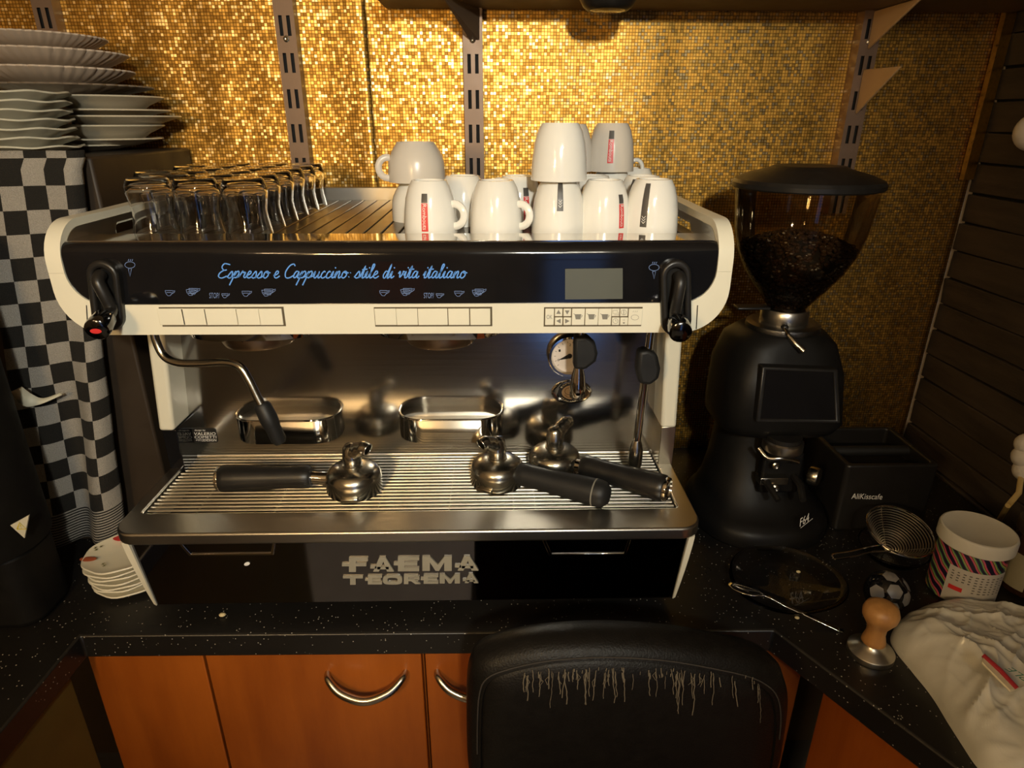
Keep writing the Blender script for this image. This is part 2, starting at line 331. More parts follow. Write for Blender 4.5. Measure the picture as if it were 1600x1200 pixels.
# plank wall on the right
o_ = (XR_+.03, 0, FL)
wr = struct(B().box(XR_+.014, XR_+.06, -2.5, YW+.006, FL, CE).build('wall_right', DARK, origin=o_)); wr['o'] = o_
hp = .0535; k0 = int((.36-ZC)/hp)
for k in range(-1, k0+3):
    z0 = ZC+.004+k*hp; b = B(); nseg = 9; ys = [-.45+(YW+.45)*i/nseg for i in range(nseg+1)]; L = []
    for i, y in enumerate(ys):
        a = random.uniform(-.0018, .0018); c = random.uniform(-.0018, .0018); d = random.uniform(0, .006)
        L.append([(XR_-.002+d, y, z0+.0018+a), (XR_-.002+random.uniform(0, .005), y, z0+hp-.0018+c), (XR_+.0138, y, z0+hp-.002+c), (XR_+.0138, y, z0+.002+a)])
    v = [p for q in L for p in q]; F = [(0, 1, 2, 3), tuple(4*nseg+i for i in (3, 2, 1, 0))]
    for i in range(nseg):
        for j in range(4): F.append((4*i+j, 4*i+(j+1) % 4, 4*i+4+(j+1) % 4, 4*i+4+j))
    b.add(v, F); b.build('plank', PLANK, wr, smooth=0, bevel=.0012)
# gold mosaic sheets glued on the back wall (the left one laps over the right one)
wb['o'] = tuple(V(wb.location)-V((0, 0, H)))
def sheet(x0, x1, z0, z1, fn, name, label):
    nx, nz = int((x1-x0)/.012), int((z1-z0)/.03); b = B(); uv = []
    for i in range(nx+1):
        for j in range(nz+1):
            x = x0+(x1-x0)*i/nx; z = z0+(z1-z0)*j/nz; b.v.append((x, YW-fn(x, z), z)); uv.append((x, z))
    n1 = nz+1
    b.f = [(i*n1+j, (i+1)*n1+j, (i+1)*n1+j+1, i*n1+j+1) for i in range(nx) for j in range(nz)]; b.mi = [0]*len(b.f)
    o = b.build(name, GOLD, wb, smooth=60, uv=uv, solid=.0012); o['label'] = label
xs = -.218
def f1(x, z): return .0040+.0075*math.exp(-((x-xs)/.035)**2)*(.8+.4*NZ.noise((0, z*5, 2)))+.0045*max(0, NZ.noise((x*7, z*3, 1)))+.0015*NZ.noise((x*22, z*6, 5))+.002
def f2(x, z):
    return .0022+.0035*max(0, NZ.noise((x*6, z*2.5, 9)))*min(1, max(0, (x-xs)/.08))+.0012*NZ.noise((x*20, z*6, 3))
sheet(-1.45, xs, ZC, .45, f1, 'mosaic_sheet', 'gold foil mosaic sheet lapped over its neighbour')
sheet(xs-.05, XR_-.006, ZC, .45, f2, 'mosaic_sheet', 'gold foil mosaic sheet')
b = B(); p = [(XR_-.004, YW-.004), (XR_-.030, YW-.010), (XR_-.026, YW-.017), (XR_-.004, YW-.012)]
b.prism(p, -.10, .45, 'z'); b.build('gold_edge_strip', mat('gold_edge', (.80, .50, .12), metal=1, rough=.3, var=.35, nscale=160), wb)
# a glazed door in the wall behind the viewer: the blue evening light comes through it
dr = struct(B().ring(rrect(.22, .74, FL, .55, .004, 1), rrect(.30, .66, FL+.12, .47, .004, 1), -2.5, -2.44).build('door_1', mat('door_paint', (.10, .085, .07), rough=.5)))
dr['o'] = tuple(V(dr.location)-V((0, 0, H)))
B().box(.30, .66, -2.485, -2.475, FL+.12, .47).build('pane', mat('evening_pane', (.05, .07, .1), rough=.1, emit=((.22, .42, 1.0), .9)), dr)
B().box(.30, .66, -2.49, -2.455, -.62, -.57).build('glazing_bar', MATS['door_paint'], dr)
# ---- worktop, one U shaped slab
XRC = .387
ct = tag(B().prism([(-1.40, YW), (XR_-.004, YW), (XR_-.004, -.35), (.665, -.35), (.665, .215), (XRC, .700), (-.584, .709), (-.600, -.25), (-1.40, -.25)], ZC-.040, ZC, 'z').build('worktop', STONE, bevel=.003), 'black speckled stone worktop running round three sides', 'worktop')
# ---- cabinets under it
YD = .728
def cabinet(x0, x1, name, label, handle=None, doorcol=OAK):
    t = thing(name, label, 'cabinet', ((x0+x1)/2, 1.0, FL), group='orange base cabinets')
    B().box(x0, x1, YD+.020, YW-.03, FL, ZC-.042).build('body', OAK, t)
    B().box(x0+.02, x1-.02, YD+.045, YD+.05, FL, FL+.08).build('plinth', BLKMT, t)
    d = B().box(x0+.0015, x1-.0015, YD, YD+.019, FL+.10, ZC-.046).build('door', doorcol, t, bevel=.0015)
    if handle:
        cx, cz = handle; pts = [V((cx-.058, YD+.002, cz+.012)), V((cx-.054, YD-.012, cz+.010)), V((cx-.035, YD-.024, cz-.004)), V((cx, YD-.030, cz-.013)), V((cx+.035, YD-.024, cz-.004)), V((cx+.054, YD-.012, cz+.010)), V((cx+.058, YD+.002, cz+.012))]
        h = B().tube([p-V(t['o']) for p in spline(pts, 6)], [.004+.0028*sin(pi*i/36) for i in range(37)], 10); h = h.build('handle', SATIN, d, local=True); h['label'] = 'curved satin nickel handle'
        h.parent = d
    return t
cabinet(-.60, -.432, 'base_cabinet', 'narrow orange beech cabinet front without handle left of the handled doors')
cabinet(-.431, -.1145, 'base_cabinet', 'orange beech cabinet with a bowed nickel handle in full view', (-.198, -.772))
cabinet(-.1115, .46, 'base_cabinet', 'orange beech cabinet half hidden by the black chair', (-.036, -.772))
OLIVE = mat('olive_panel', (.16, .115, .022), rough=.6, var=.2)
t = tag(B().box(-1.38, -.612, -.23, .705, FL, ZC-.042).build('side_cabinet', OLIVE, bevel=.002), 'olive brown cabinet side below the left arm of the worktop', 'cabinet')
t = tag(B().prism([(.68, -.34), (.885, -.34), (.885, .70), (.48, .70), (.48, .60), (.68, .24)], FL, ZC-.042, 'z').build('corner_cabinet', OAK, bevel=.002), 'orange cabinet below the slanted right arm of the worktop', 'cabinet')
# ---- wall rails, brackets, shelf
def rail(x, z0, z1, label):
    t = thing('shelf_rail', label, 'rail', (x, YW-.014, z0), group='twin-slot shelf rails')
    b = B(); wd = .0165; yf, yb = YW-.030, YW-.0285
    for a, c in ((-wd, -.0095), (-.0035, .0035), (.0095, wd)): b.box(x+a, x+c, yf, yb, z0, z1)
    z = z0+.012
    while z < z1-.03:
        for a, c in ((-.0095, -.0035), (.0035, .0095)): b.box(x+a, x+c, yf+.0001, yb, z+.030, z+.0555)
        z += .0555
    for a in (-wd, wd-.002): b.box(x+a, x+a+.002, yb, YW-.004, z0, z1)
    b.build('channel', RAILM, t, smooth=0)
    B().box(x-wd+.002, x+wd-.002, yf+.0075, yf+.0085, z0, z1).build('slot_shade', DARK, t, smooth=0)  # black sheet put in as the shade behind the slots
    for zz in (z0+.02, z0+.24, z0+.352):
        if zz < z1: B().lathe([(.0045, 0), (.005, .0012), (.003, .0022), (.0018, .0014)], 14, MX.Translation((x, yf, zz+.045)) @ MX.Rotation(pi/2, 4, 'X')).build('screw', SATIN, t)
    return t
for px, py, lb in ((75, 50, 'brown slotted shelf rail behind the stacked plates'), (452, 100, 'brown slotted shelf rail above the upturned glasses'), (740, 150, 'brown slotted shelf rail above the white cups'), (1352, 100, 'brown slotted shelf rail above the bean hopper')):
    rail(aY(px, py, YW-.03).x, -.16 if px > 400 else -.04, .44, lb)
xr3, xr4 = aY(740, 150, YW-.03).x, aY(1352, 100, YW-.03).x
SHZ = .172
tag(B().box(-.185, XR_-.012, 1.085, YW-.012, SHZ, SHZ+.022).build('wall_shelf', mat('shelf_board', (.14, .085, .035), rough=.55, var=.2), bevel=.004), 'brown wooden shelf along the top of the gold wall', 'shelf')
def bracket(name, pts, x, th, m, label, mx=None):
    b = B(); b.prism([(p.y, p.z) for p in pts], x-th/2, x+th/2, 'x')
    return tag(b.build(name, m, bevel=.001), label, 'bracket')
bracket('shelf_bracket', [V((0, YW-.031, .083)), V((0, YW-.031, .012)), V((0, 1.108, .080))], xr4, .004, BRKW, 'small triangular bracket with free top edge on the rail above the hopper')
bracket('shelf_bracket', [V((0, YW-.031, SHZ-.001)), V((0, YW-.031, .134-.02)), V((0, 1.09, SHZ-.001))], xr4, .004, BRKW, 'triangular bracket holding the shelf on the rail above the hopper')
a_ = aY(690, -6, 1.10); c_ = aY(730, 62, YW-.033); d_ = aY(748, 60, YW-.033); e_ = aY(748, -8, YW-.033)
b = B(); top = SHZ-.001
ft = [V((a_.x, 1.10, top)), V((c_.x+.004, YW-.032, c_.z)), V((d_.x, YW-.032, c_.z)), V((e_.x, YW-.032, top))]
bk = [V((a_.x+.006, 1.105, top)), V((c_.x+.006, YW-.031, c_.z)), V((d_.x+.001, YW-.031, c_.z)), V((e_.x+.001, YW-.031, top))]
b.add(ft+bk, [(0, 1, 2, 3), (7, 6, 5, 4), (0, 4, 5, 1), (1, 5, 6, 2), (2, 6, 7, 3), (3, 7, 4, 0)])
tag(b.build('shelf_bracket', BRKD, smooth=0), 'dark brown tapering bracket under the shelf on the rail above the cups', 'bracket')
pk = aZ(950, 3, SHZ-.012)
t = thing('puck_lamp', 'dark round spotlight fixed under the shelf, switched off', 'lamp', (pk.x, pk.y, SHZ-.022))
B().lathe([(.030, -.001), (.036, .004), (.042, .014), (.043, .0218)], 32).build('housing', BLKPL, t, local=True)
B().lathe([(.001, -.003), (.020, -.0025), (.029, 0)], 28).build('lens', DCHROME, t, local=True)
# ---- pendant lamps behind the viewer: the light of the room
SHADE = mat('lamp_shade', (.10, .07, .04), metal=.6, rough=.4)
for i, (p, pw, c, r) in enumerate(LAMPS):
    t = thing('pendant_lamp', ('small bare bulb lamp hanging low by the counter', 'pendant lamp with a pale bulb over the room', 'warm pendant lamp over the far side of the room')[i], 'lamp', (p[0], p[1], p[2]-r))
    B().ball((0, 0, r), r*.85, 20, 12).build('bulb', mat('bulb%d' % i, c, emit=(c, 6), rough=.3), t, local=True)
    B().lathe([(r*.55, r*1.8), (r*.6, r*2.2), (r*.3, r*2.9), (.004, r*3.0)], 20).build('socket', SHADE, t, local=True)
    B().tube([(0, 0, r*2.9), (0, 0, CE-p[2]+r)], .0025, 6).build('cord', BLKPL, t, local=True)
    l = bpy.data.lights.new('lamp_light', 'POINT'); l.energy = pw; l.color = c; l.shadow_soft_size = r
    lo = bpy.data.objects.new('lamp_light', l); COL.objects.link(lo); lo.parent = t; lo.location = (0, -.0, r)
t = thing('added_spotlight', 'added unseen black spotlight turned towards the counter', 'lamp', (SPOT[0][0], SPOT[0][1], SPOT[0][2]))
dq = (V(SPOT[1])-V(SPOT[0])).to_track_quat('-Z', 'Y'); mq = dq.to_matrix().to_4x4()
B().surf([(.050, .0), (.050, .10), (.030, .13), (.001, .135)], 28, mq).build('can', BLKPL, t, local=True, solid=.002)
B().lathe([(.001, .045), (.046, .046)], 28, mq).build('lamp_lens', mat('spot_lens', SPOT[3], emit=(SPOT[3], 5), rough=.3), t, local=True)
B().tube([(0, 0, .10), (0, 0, CE-SPOT[0][2])], .008, 8).build('stem', BLKPL, t, local=True)
l = bpy.data.lights.new('spot_light', 'SPOT'); l.energy = SPOT[2]; l.color = SPOT[3]; l.shadow_soft_size = .04; l.spot_size = R(SPOT[4]); l.spot_blend = 1.0
lo = bpy.data.objects.new('spot_light', l); COL.objects.link(lo); lo.parent = t; lo.rotation_euler = dq.to_euler()
# ================================================================== espresso machine
XL, XR, XLL, XRR = -.5035, .2695, -.520, .278; CX = (XL+XR)/2; YF = .728
ZT, ZB1, ZB2 = -.127, -.1968, -.2328      # bar top, black/white joint, bar bottom
ZTR = -.512                             # drip tray rim
EM = thing('espresso_machine', 'two-group espresso machine with cream side panels and black glossy front', 'espresso machine', (CX, .95, ZC))
def part(b, name, m, **k): return b.build(name, m, EM, **k)
def sub(b, name, m, par, **k):
    k['local'] = True; b.v = [tuple(V(p)-V(EM['o'])) for p in b.v]; return b.build(name, m, par, **k)
# U shaped cream frame round the front
def ushape(x0, x1, zb, zt, r, n=10): return arc(x0+r, zb+r, r, 180, 270, n)+arc(x1-r, zb+r, r, 270, 360, n)
out = [(XL, -.1602)]+ushape(XL, XR, ZB2, 0, .052)+[(XR, -.1602)]
inn = [(XR-.0175, -.1602)]+[(x, z) for x, z in reversed(ushape(XL+.0175, XR-.0175, ZB1, 0, .038))]+[(XL+.0175, -.1602)]
b = B().prism(out+inn, YF-.0015, YF+.055); fr = part(b, 'front_frame', WHITE)
# side panels with guard rails
for s, x0 in ((-1, XL), (1, XR-.0175)):
    zt = -.105
    yf = YF-.0015
    top_ = [(yf, -.160)]+[(yf+.045+.045*cos(R(a)), zt-.045+.045*sin(R(a))) for a in range(180, 89, -10)]+[(.845, zt), (1.0, zt+.002), (1.19, zt+.004), (1.20, zt-.004)]
    b = B().prism(top_+[(1.20, -.1215), (1.0, -.1225)]+[(.853+.008*cos(R(a)), -.1315+.008*sin(R(a))) for a in range(90, 181, 15)]+[(.845, -.160)], x0, x0+.0175, 'x')
    part(b, 'side_panel', WHITE)
    part(B().box(x0, x0+.0175, YF+.050, 1.20, -.222, -.1605), 'side_skirt', WHITE, bevel=.002)
    xi = x0+.0176 if s < 0 else x0-.0008
    part(B().prism([(yf+.008, -.158)]+[(yf+.045+.036*cos(R(a)), zt-.045+.036*sin(R(a))) for a in range(180, 89, -10)]+[(1.18, zt-.006), (1.18, -.119), (.849, -.121), (.842, -.131), (.842, -.158)], xi, xi+.0007, 'x'), 'side_liner', STEEL)
# black glossy front: curved top, flat face
prof = [(YF+.060, ZT), (YF+.012, ZT)]+[(YF+.014+.0135*cos(R(a)), ZT-.016+.0155*sin(R(a))) for a in range(95, 181, 9)]+[(YF+.0005, ZT-.022), (YF+.0005, ZB1-.001), (YF+.05, ZB1-.001), (YF+.06, ZB1)]
b = B(); n = len(prof)
bxs = rrect(XL+.0175, XR-.0175, ZB1, .1, .038)
# end faces follow the rounded corners of the frame: several stations across
st = []
for i in range(9): a = i/8; st.append((XL+.0178+.038*(1-cos(a*pi/2)), ZB1+.038*(1-sin(a*pi/2))))
stat = st+[(XL+XR-x, z) for x, z in reversed(st)]
v = []; F = []
for x, zb in stat:
    for y, z in prof: v.append((x, y, max(z, zb)))
for k in range(len(stat)-1):
    for j in range(n): F.append((k*n+j, k*n+(j+1) % n, (k+1)*n+(j+1) % n, (k+1)*n+j))
F += [tuple(range(n))[::-1], tuple(range((len(stat)-1)*n, len(stat)*n))]
front = part(b.add(v, F), 'front_panel', BLACKG, smooth=35)
part(B().box(XL+.018, XR-.018, YF+.0115, .790, ZT-.001, ZT+.0006), 'chrome_strip', CHROME, bevel=.0004)
# joints between frame corners and button rail
for px in (135, 1090):
    b = B(); pxline(b, [(px, 477), (px+2 if px < 500 else px-2, 514)], YF-.0022, .0011); part(b, 'joint', DARK)
# prints on the front panel
PY = YF-.0004
GLY = {  # script letters: strokes, advance
 'E': ([[(1.0, 1.85), (.35, 2.0), (.15, 1.5), (.45, 1.1), (.75, 1.15)], [(.45, 1.1), (.05, .7), (.0, .2), (.4, 0), (.9, .3)]], 1.05),
 's': ([[(-.1, .1), (.3, .95), (.42, .55), (.40, .15), (.15, .0), (.0, .12)], [(.35, .05), (.62, .25)]], .62),
 'p': ([[(-.1, .35), (.15, .95), (-.25, -1.0)], [(.0, .15), (.2, .8), (.45, .95), (.5, .45), (.25, .05), (.05, .1)], [(.35, .1), (.72, .3)]], .72),
 'r': ([[(-.1, .2), (.18, 1.0), (.22, .75), (.5, .8), (.4, .25), (.55, .05), (.75, .3)]], .72),
 'e': ([[(-.05, .3), (.35, .6), (.38, .9), (.2, .95), (.05, .5), (.1, .1), (.35, .03), (.62, .3)]], .60),
 'o': ([[(.3, .95), (.08, .7), (.05, .2), (.25, .0), (.5, .3), (.5, .8), (.3, .95), (.35, .7), (.72, .75)]], .70),
 'C': ([[(1.0, 1.65), (.8, 1.95), (.4, 1.7), (.1, .9), (.2, .15), (.6, .02), (1.05, .35)]], 1.05),
 'a': ([[(.5, .85), (.25, .95), (.05, .5), (.1, .05), (.35, .2), (.55, .9), (.48, .15), (.62, .03), (.8, .3)]], .78),
 'u': ([[(-.05, .4), (.12, .95), (.08, .2), (.25, .02), (.5, .5), (.58, .95), (.52, .15), (.65, .03), (.85, .3)]], .82),
 'c': ([[(.42, .8), (.28, .95), (.06, .55), (.1, .08), (.32, .02), (.62, .3)]], .58),
 'i': ([[(-.05, .35), (.15, .95), (.1, .15), (.22, .03), (.45, .3)], [(.26, 1.35), (.30, 1.5)]], .42),
 'n': ([[(-.05, .35), (.12, .95), (.05, .0)], [(.06, .3), (.3, .9), (.45, .85), (.40, .15), (.52, .02), (.75, .3)]], .72),
 't': ([[(-.05, .3), (.28, 1.7), (.15, .2), (.27, .03), (.52, .3)], [(-.02, 1.15), (.55, 1.25)]], .48),
 'l': ([[(-.05, .3), (.35, 1.6), (.28, 1.95), (.15, 1.6), (.10, .2), (.22, .02), (.5, .3)]], .46),
 'd': ([[(.45, .85), (.22, .95), (.03, .5), (.08, .05), (.32, .2), (.68, 1.95), (.50, .15), (.62, .03), (.8, .3)]], .78),
 'v': ([[(-.05, .6), (.12, .95), (.16, .1), (.42, .6), (.45, .95), (.62, .85)]], .62),
 ':': ([[(.12, .12), (.16, .2)], [(.2, .7), (.24, .78)]], .35), ' ': ([], .50)}
sent = 'Espresso e Cappuccino: stile di vita italiano'
tot = sum(GLY[c][1] for c in sent); x = 341.; sx = (728-341)/tot; syy = 11.5
b = B()
for c in sent:
    for stk in GLY[c][0]:
        pts = spline([V((p[0], p[1], 0)) for p in stk], 4) if len(stk) > 2 else [V((p[0], p[1], 0)) for p in stk]
        pxline(b, [(x+(p.x)*sx+.22*p.y*syy, 434.5-p.y*syy*.98) for p in pts], PY, .00135)
    x += GLY[c][1]*sx
sub(b, 'slogan', BLUE, front, smooth=0)
def cupicon(b, cx, cy, s, double=False, wd=.0006):
    def cup(x, y):
        pxline(b, [(x-7*s, y-4*s), (x+5*s, y-4*s), (x+4*s, y), (x+1*s, y+4*s), (x-3*s, y+4*s), (x-6*s, y), (x-7*s, y-4*s)], PY, wd)
        pxline(b, [(x+5*s, y-3*s), (x+8.5*s, y-4*s), (x+8*s, y-2*s), (x+4*s, y+1*s)], PY, wd)
        pxline(b, [(x-5*s, y-1*s), (x+3*s, y-1*s)], PY, wd)
    cup(cx, cy)
    if double: cup(cx+3.5*s, cy-1.5*s); pxline(b, [(cx-4*s, cy+1*s), (cx+5*s, cy+1*s)], PY, wd*1.8)
for ox in (0, 335):
    b = B()
    cupicon(b, 265+ox, 458, 1.); cupicon(b, 299+ox, 457, 1.15, True); cupicon(b, 352+ox, 462, .8); cupicon(b, 385+ox-3*(ox > 0), 459, 1.); cupicon(b, 417+ox-6*(ox > 0), 458, 1.15, True)
    pxtext(b, 'STOP/', 329+ox-2, 457.5, 345+ox-2, 466, PY)
    sub(b, 'cup_symbols', BLUE2, front, smooth=0)

for cx, cy in ((203, 416), (1022, 420)):
    b = B()
    pxline(b, circ(cx, cy-2, 8, 5), PY, .0006)
    for k in (-3, 0, 3): pxline(b, [(cx+k, cy-8), (cx+k+1.5, cy-11)], PY, .0006)
    pxline(b, [(cx-2.5, cy+4), (cx+2.5, cy+4), (cx, cy+16), (cx-2.5, cy+4)], PY, .0006)
    sub(b, 'steam_symbol', BLUE2, front, smooth=0)
b = B().poly([aY(x, y, PY) for x, y in ((883, 420), (973, 419), (973, 467), (883, 468))]); sub(b, 'display', LCD, front, smooth=0)
# buttons on the cream rail
def button(par, x0, x1, y0, y1, g=1.0):
    p = [aY(x0+g, y0+g, YF-.0015), aY(x1-g, y0+g, YF-.0015), aY(x1-g, y1-g, YF-.0015), aY(x0+g, y1-g, YF-.0015)]
    b = B().box(min(q.x for q in p), max(q.x for q in p), YF-.0028, YF+.004, min(q.z for q in p), max(q.z for q in p)); return part(b, 'button', WHITE, bevel=.0005)
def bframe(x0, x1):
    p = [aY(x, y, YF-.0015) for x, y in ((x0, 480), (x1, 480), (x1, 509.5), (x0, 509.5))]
    part(B().box(p[0].x, p[1].x, YF-.0019, YF, p[2].z, p[0].z), 'button_recess', mat('dark_gap', (.09, .07, .04), rough=.8))  # darker backing that shows as lines between the buttons
for xsn in ((250, 287, 322, 371, 406, 441), (586, 619.5, 653, 700, 734, 767)):
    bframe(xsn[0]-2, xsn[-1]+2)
    for a, c in zip(xsn[:-1], xsn[1:]): button(None, a, c, 481, 508.5)
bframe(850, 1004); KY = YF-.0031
kb = {}
kb['ok'] = button(None, 851, 866, 481, 508.5)
for i, a in enumerate((866, 879.5)):
    for j, c in enumerate((481, 494.7)): kb[(i, j)] = button(None, a, a+13.5, c, c+13.8)
for i, a in enumerate((893, 914, 934.5)): kb['c%d' % i] = button(None, a, a+20.7, 481, 508.5)
for i, a in enumerate((955.2, 968.2)):
    for j, c in enumerate((481, 494.7)): kb[('s', i, j)] = button(None, a, a+13, c, c+13.8)
kb['st'] = button(None, 981.5, 1003, 481, 508.5)
b = B(); pxtext(b, 'OK', 854, 492, 863, 498.5, KY); sub(b, 'symbol', GREYP, kb['ok'], smooth=0)
for (i, j), q in {(0, 0): [(869, 490.5), (876.5, 490.5), (872.7, 484)], (1, 0): [(882.5, 485), (890, 485), (886.2, 491.5)], (0, 1): [(869, 501.5), (876, 498), (876, 505.5)], (1, 1): [(883, 498), (883, 505.5), (890, 501.7)]}.items():
    b = B().poly([aY(x, y, KY) for x, y in q]); sub(b, 'symbol', GREYP, kb[(i, j)], smooth=0)
for i, cx in enumerate((903, 924, 945)):
    b = B(); b.poly([aY(x, y, KY) for x, y in ((cx-5, 491), (cx+5, 491), (cx+4, 499), (cx-3.5, 499))]); pxline(b, [(cx-7, 490), (cx-4, 492)], KY, .0006); pxline(b, [(cx+5, 492), (cx+7, 493), (cx+5, 496)], KY, .0007)
    sub(b, 'symbol', GREYP, kb['c%d' % i], smooth=0)
for i in (0, 1):
    for j in (0, 1):
        cx, cy = 961.7+13*i, 488+13.6*j; b = B()
        if (i, j) == (0, 0): pxline(b, [(cx-4, cy-3), (cx+3, cy-3), (cx+3, cy+2), (cx-4, cy+2), (cx-4, cy-3)], KY, .0004); pxline(b, [(cx-2, cy+4), (cx+5, cy+4), (cx+5, cy)], KY, .0004)
        elif (i, j) == (1, 0): pxline(b, circ(cx, cy, 4, 4), KY, .0004); pxline(b, [(cx, cy-4), (cx, cy+4)], KY, .0006)
        elif (i, j) == (0, 1): pxline(b, circ(cx, cy, 4, 4), KY, .0004); pxline(b, [(cx, cy-2.5), (cx, cy), (cx+2, cy)], KY, .0004)
        else: b.poly([aY(x, y, KY) for x, y in ((cx-2, cy+2), (cx+2, cy+2), (cx+1, cy+4), (cx-1, cy+4))]); pxline(b, [(cx-1, cy-3), (cx-1, cy)], KY, .0003); pxline(b, [(cx+1, cy-3), (cx+1, cy)], KY, .0003)
        sub(b, 'symbol', GREYP, kb[('s', i, j)], smooth=0)
b = B(); pxline(b, circ(992, 496, 6, 4), KY, .0004); [pxline(b, [(992+k, 488), (993+k, 485.5)], KY, .0003) for k in (-3, 0, 3)]; sub(b, 'symbol', GREYP, kb['st'], smooth=0)
# steam levers
def lever(cx, top, bot, tip, dotred, slant):
    p0, p1 = aY(cx-slant, top, YF), aY(cx+slant, bot, YF); c = (p0+p1)/2; L = (p0.z-p1.z)/2; wd = .0175
    mx = MX.Translation((c.x, 0, c.z)) @ MX.Rotation(math.atan2(p1.x-p0.x, p0.z-p1.z), 4, 'Y').inverted()
    o = arc(0, L-wd, wd, 0, 180, 10)+arc(0, -L+wd, wd, 180, 360, 10); i_ = arc(0, L-wd-.001, wd*.56, 0, 180, 10)+arc(0, -L+wd+.001, wd*.56, 180, 360, 10)
    q = part(B().ring(o, i_, YF-.010, YF+.004, 'y', mx), 'lever_housing', BLKPL, bevel=.003, bseg=3)
    B_ = B().prism(i_, YF-.0015, YF+.0005, 'y', mx); sub(B_, 'slot', BLKMT, q)
    a = V((c.x+slant*.0002, YF-.006, c.z+L*.62)); k1 = aY(cx+slant*.6, bot-30, YF-.016); k2 = aY(tip[0], tip[1], YF-.058)
    q2 = part(B().tube(spline([a, a+V((0, -.010, -.006)), (a+k1)/2+V((0, -.006, 0)), k1, k1+(k2-k1)*.45], 6), [.0035]+[.0068]*23+[.0085], 12), 'lever', BLKPL)
    d = (k2-k1).normalized(); pts = [k1+(k2-k1)*t for t in (.35, .42, .8, .95, 1.0)]
    B2 = B().tube(pts, [.009, .0115, .0130, .0125, .0098], 18); sub(B2, 'lever_tip', DCHROME, q2)
    if dotred:
        mxx = MX.Translation(k2+d*.0004) @ d.to_track_quat('Z', 'Y').to_matrix().to_4x4() @ MX.Diagonal((1, .55, 1, 1))
        sub(B().lathe([(.001, .0005), (.0058, .0003)], 20, mxx), 'red_mark', REDP, q2)
lever(170, 404, 514, (150, 517), True, 6); lever(1054, 404, 522, (1064, 521), False, 1)
# body behind the working space
YS = .952
part(B().box(XL+.022, XR-.022, YS+.012, 1.19, -.66+.03, -.142), 'body', BLKMT)
part(B().box(XL+.02, XR-.02, YF+.062, YS+.012, -.228, -.145), 'group_housing', BLKMT)
sp_ = part(B().box(XLL-.004, XRR-.010, YS, YS+.012, -.545, -.22), 'backsplash', SPLASH)
for s, (q0, q1) in ((-1, ((228, 255), (248, 272))), (1, ((1041, 1067), (1033, 1057)))):
    yb = 674 if s < 0 else 669
    t0, t1, u0, u1 = aY(q0[0], 525, .90), aY(q0[1], 525, .90), aY(q1[0], yb, .90), aY(q1[1], yb, .90)
    k = (t0.z+.05-u0.z)/(t0.z-u0.z); t0 = u0+(t0-u0)*k; t1 = u1+(t1-u1)*k
    b = B().add([(t0.x, .90, t0.z), (t1.x, .90, t1.z), (u1.x, .90, u1.z), (u0.x, .90, u0.z), (t0.x, 1.0, t0.z), (t1.x, 1.0, t1.z), (u1.x, 1.0, u1.z), (u0.x, 1.0, u0.z)], [(0, 1, 2, 3), (4, 7, 6, 5), (0, 4, 5, 1), (1, 5, 6, 2), (2, 6, 7, 3), (3, 7, 4, 0)])
    part(b, 'side_post', WHITE, bevel=.005, bseg=3)
    x0, x1 = sorted((u0.x+.002, u1.x+.001)); part(B().box(x0, x1, .905, 1.0, -.53, u0.z-.0006), 'post_foot', BLACKG if s < 0 else SATIN, bevel=.001)
part(B().box(XLL-.004, XLL+.0, .94, YS+.001, -.53, -.24), 'corner_strip', BLKMT)
# cup tray: slats running front to back
x = XL+.026; i = 0
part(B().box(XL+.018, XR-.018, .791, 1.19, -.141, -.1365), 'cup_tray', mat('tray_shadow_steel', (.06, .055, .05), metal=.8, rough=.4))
slb = B().box(-.0098, .0098, -.197, .197, -.0016, .0016); sl0 = None
TSTEEL = mat('tray_steel', (.20, .175, .145), metal=1, rough=.33, var=.15)
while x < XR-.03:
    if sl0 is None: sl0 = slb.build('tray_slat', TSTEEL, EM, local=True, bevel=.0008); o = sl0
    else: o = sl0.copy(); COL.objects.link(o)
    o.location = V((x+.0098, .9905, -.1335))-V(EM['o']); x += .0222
part(B().box(XL+.018, XR-.018, 1.192, 1.198, -.134, -.110), 'back_rail', STEEL, bevel=.0015)
# groups
def group(px):
    c = aY(px, 534, .81); cx = c.x
    o = [(cx+.088*math.copysign(abs(cos(a))**.55, cos(a)), .872+.064*math.copysign(abs(sin(a))**.75, sin(a))) for a in [2*pi*i/48 for i in range(48)]]
    i_ = [(cx+(x-cx)*.93, .872+(y-.872)*.92) for x, y in o]
    b = B(); n = 48; v = []
    for L, z in ((o, -.226), (o, -.260), ([(cx+(x-cx)*.985, .872+(y-.872)*.98) for x, y in o], -.2685), (i_, -.2705)): v += [(x, y, z) for x, y in L]
    F = [(k*n+i, k*n+(i+1) % n, (k+1)*n+(i+1) % n, (k+1)*n+i) for k in range(3) for i in range(n)]+[tuple(range(3*n, 4*n))]
    q = part(b.add(v, F), 'group_bell', CHROME)
    sub(B().lathe([(.050, -.270), (.050, -.282), (.047, -.287), (.036, -.287), (.034, -.276)], 40, MX.Translation((cx, .868, 0))), 'group_ring', mat('bronze_ring', (.42, .30, .20), metal=1, rough=.3), q)
    sub(B().lathe([(.001, -.2775), (.0335, -.2775)], 32, MX.Translation((cx, .868, 0))), 'shower_screen', DULLM, q)
group(381); group(684)
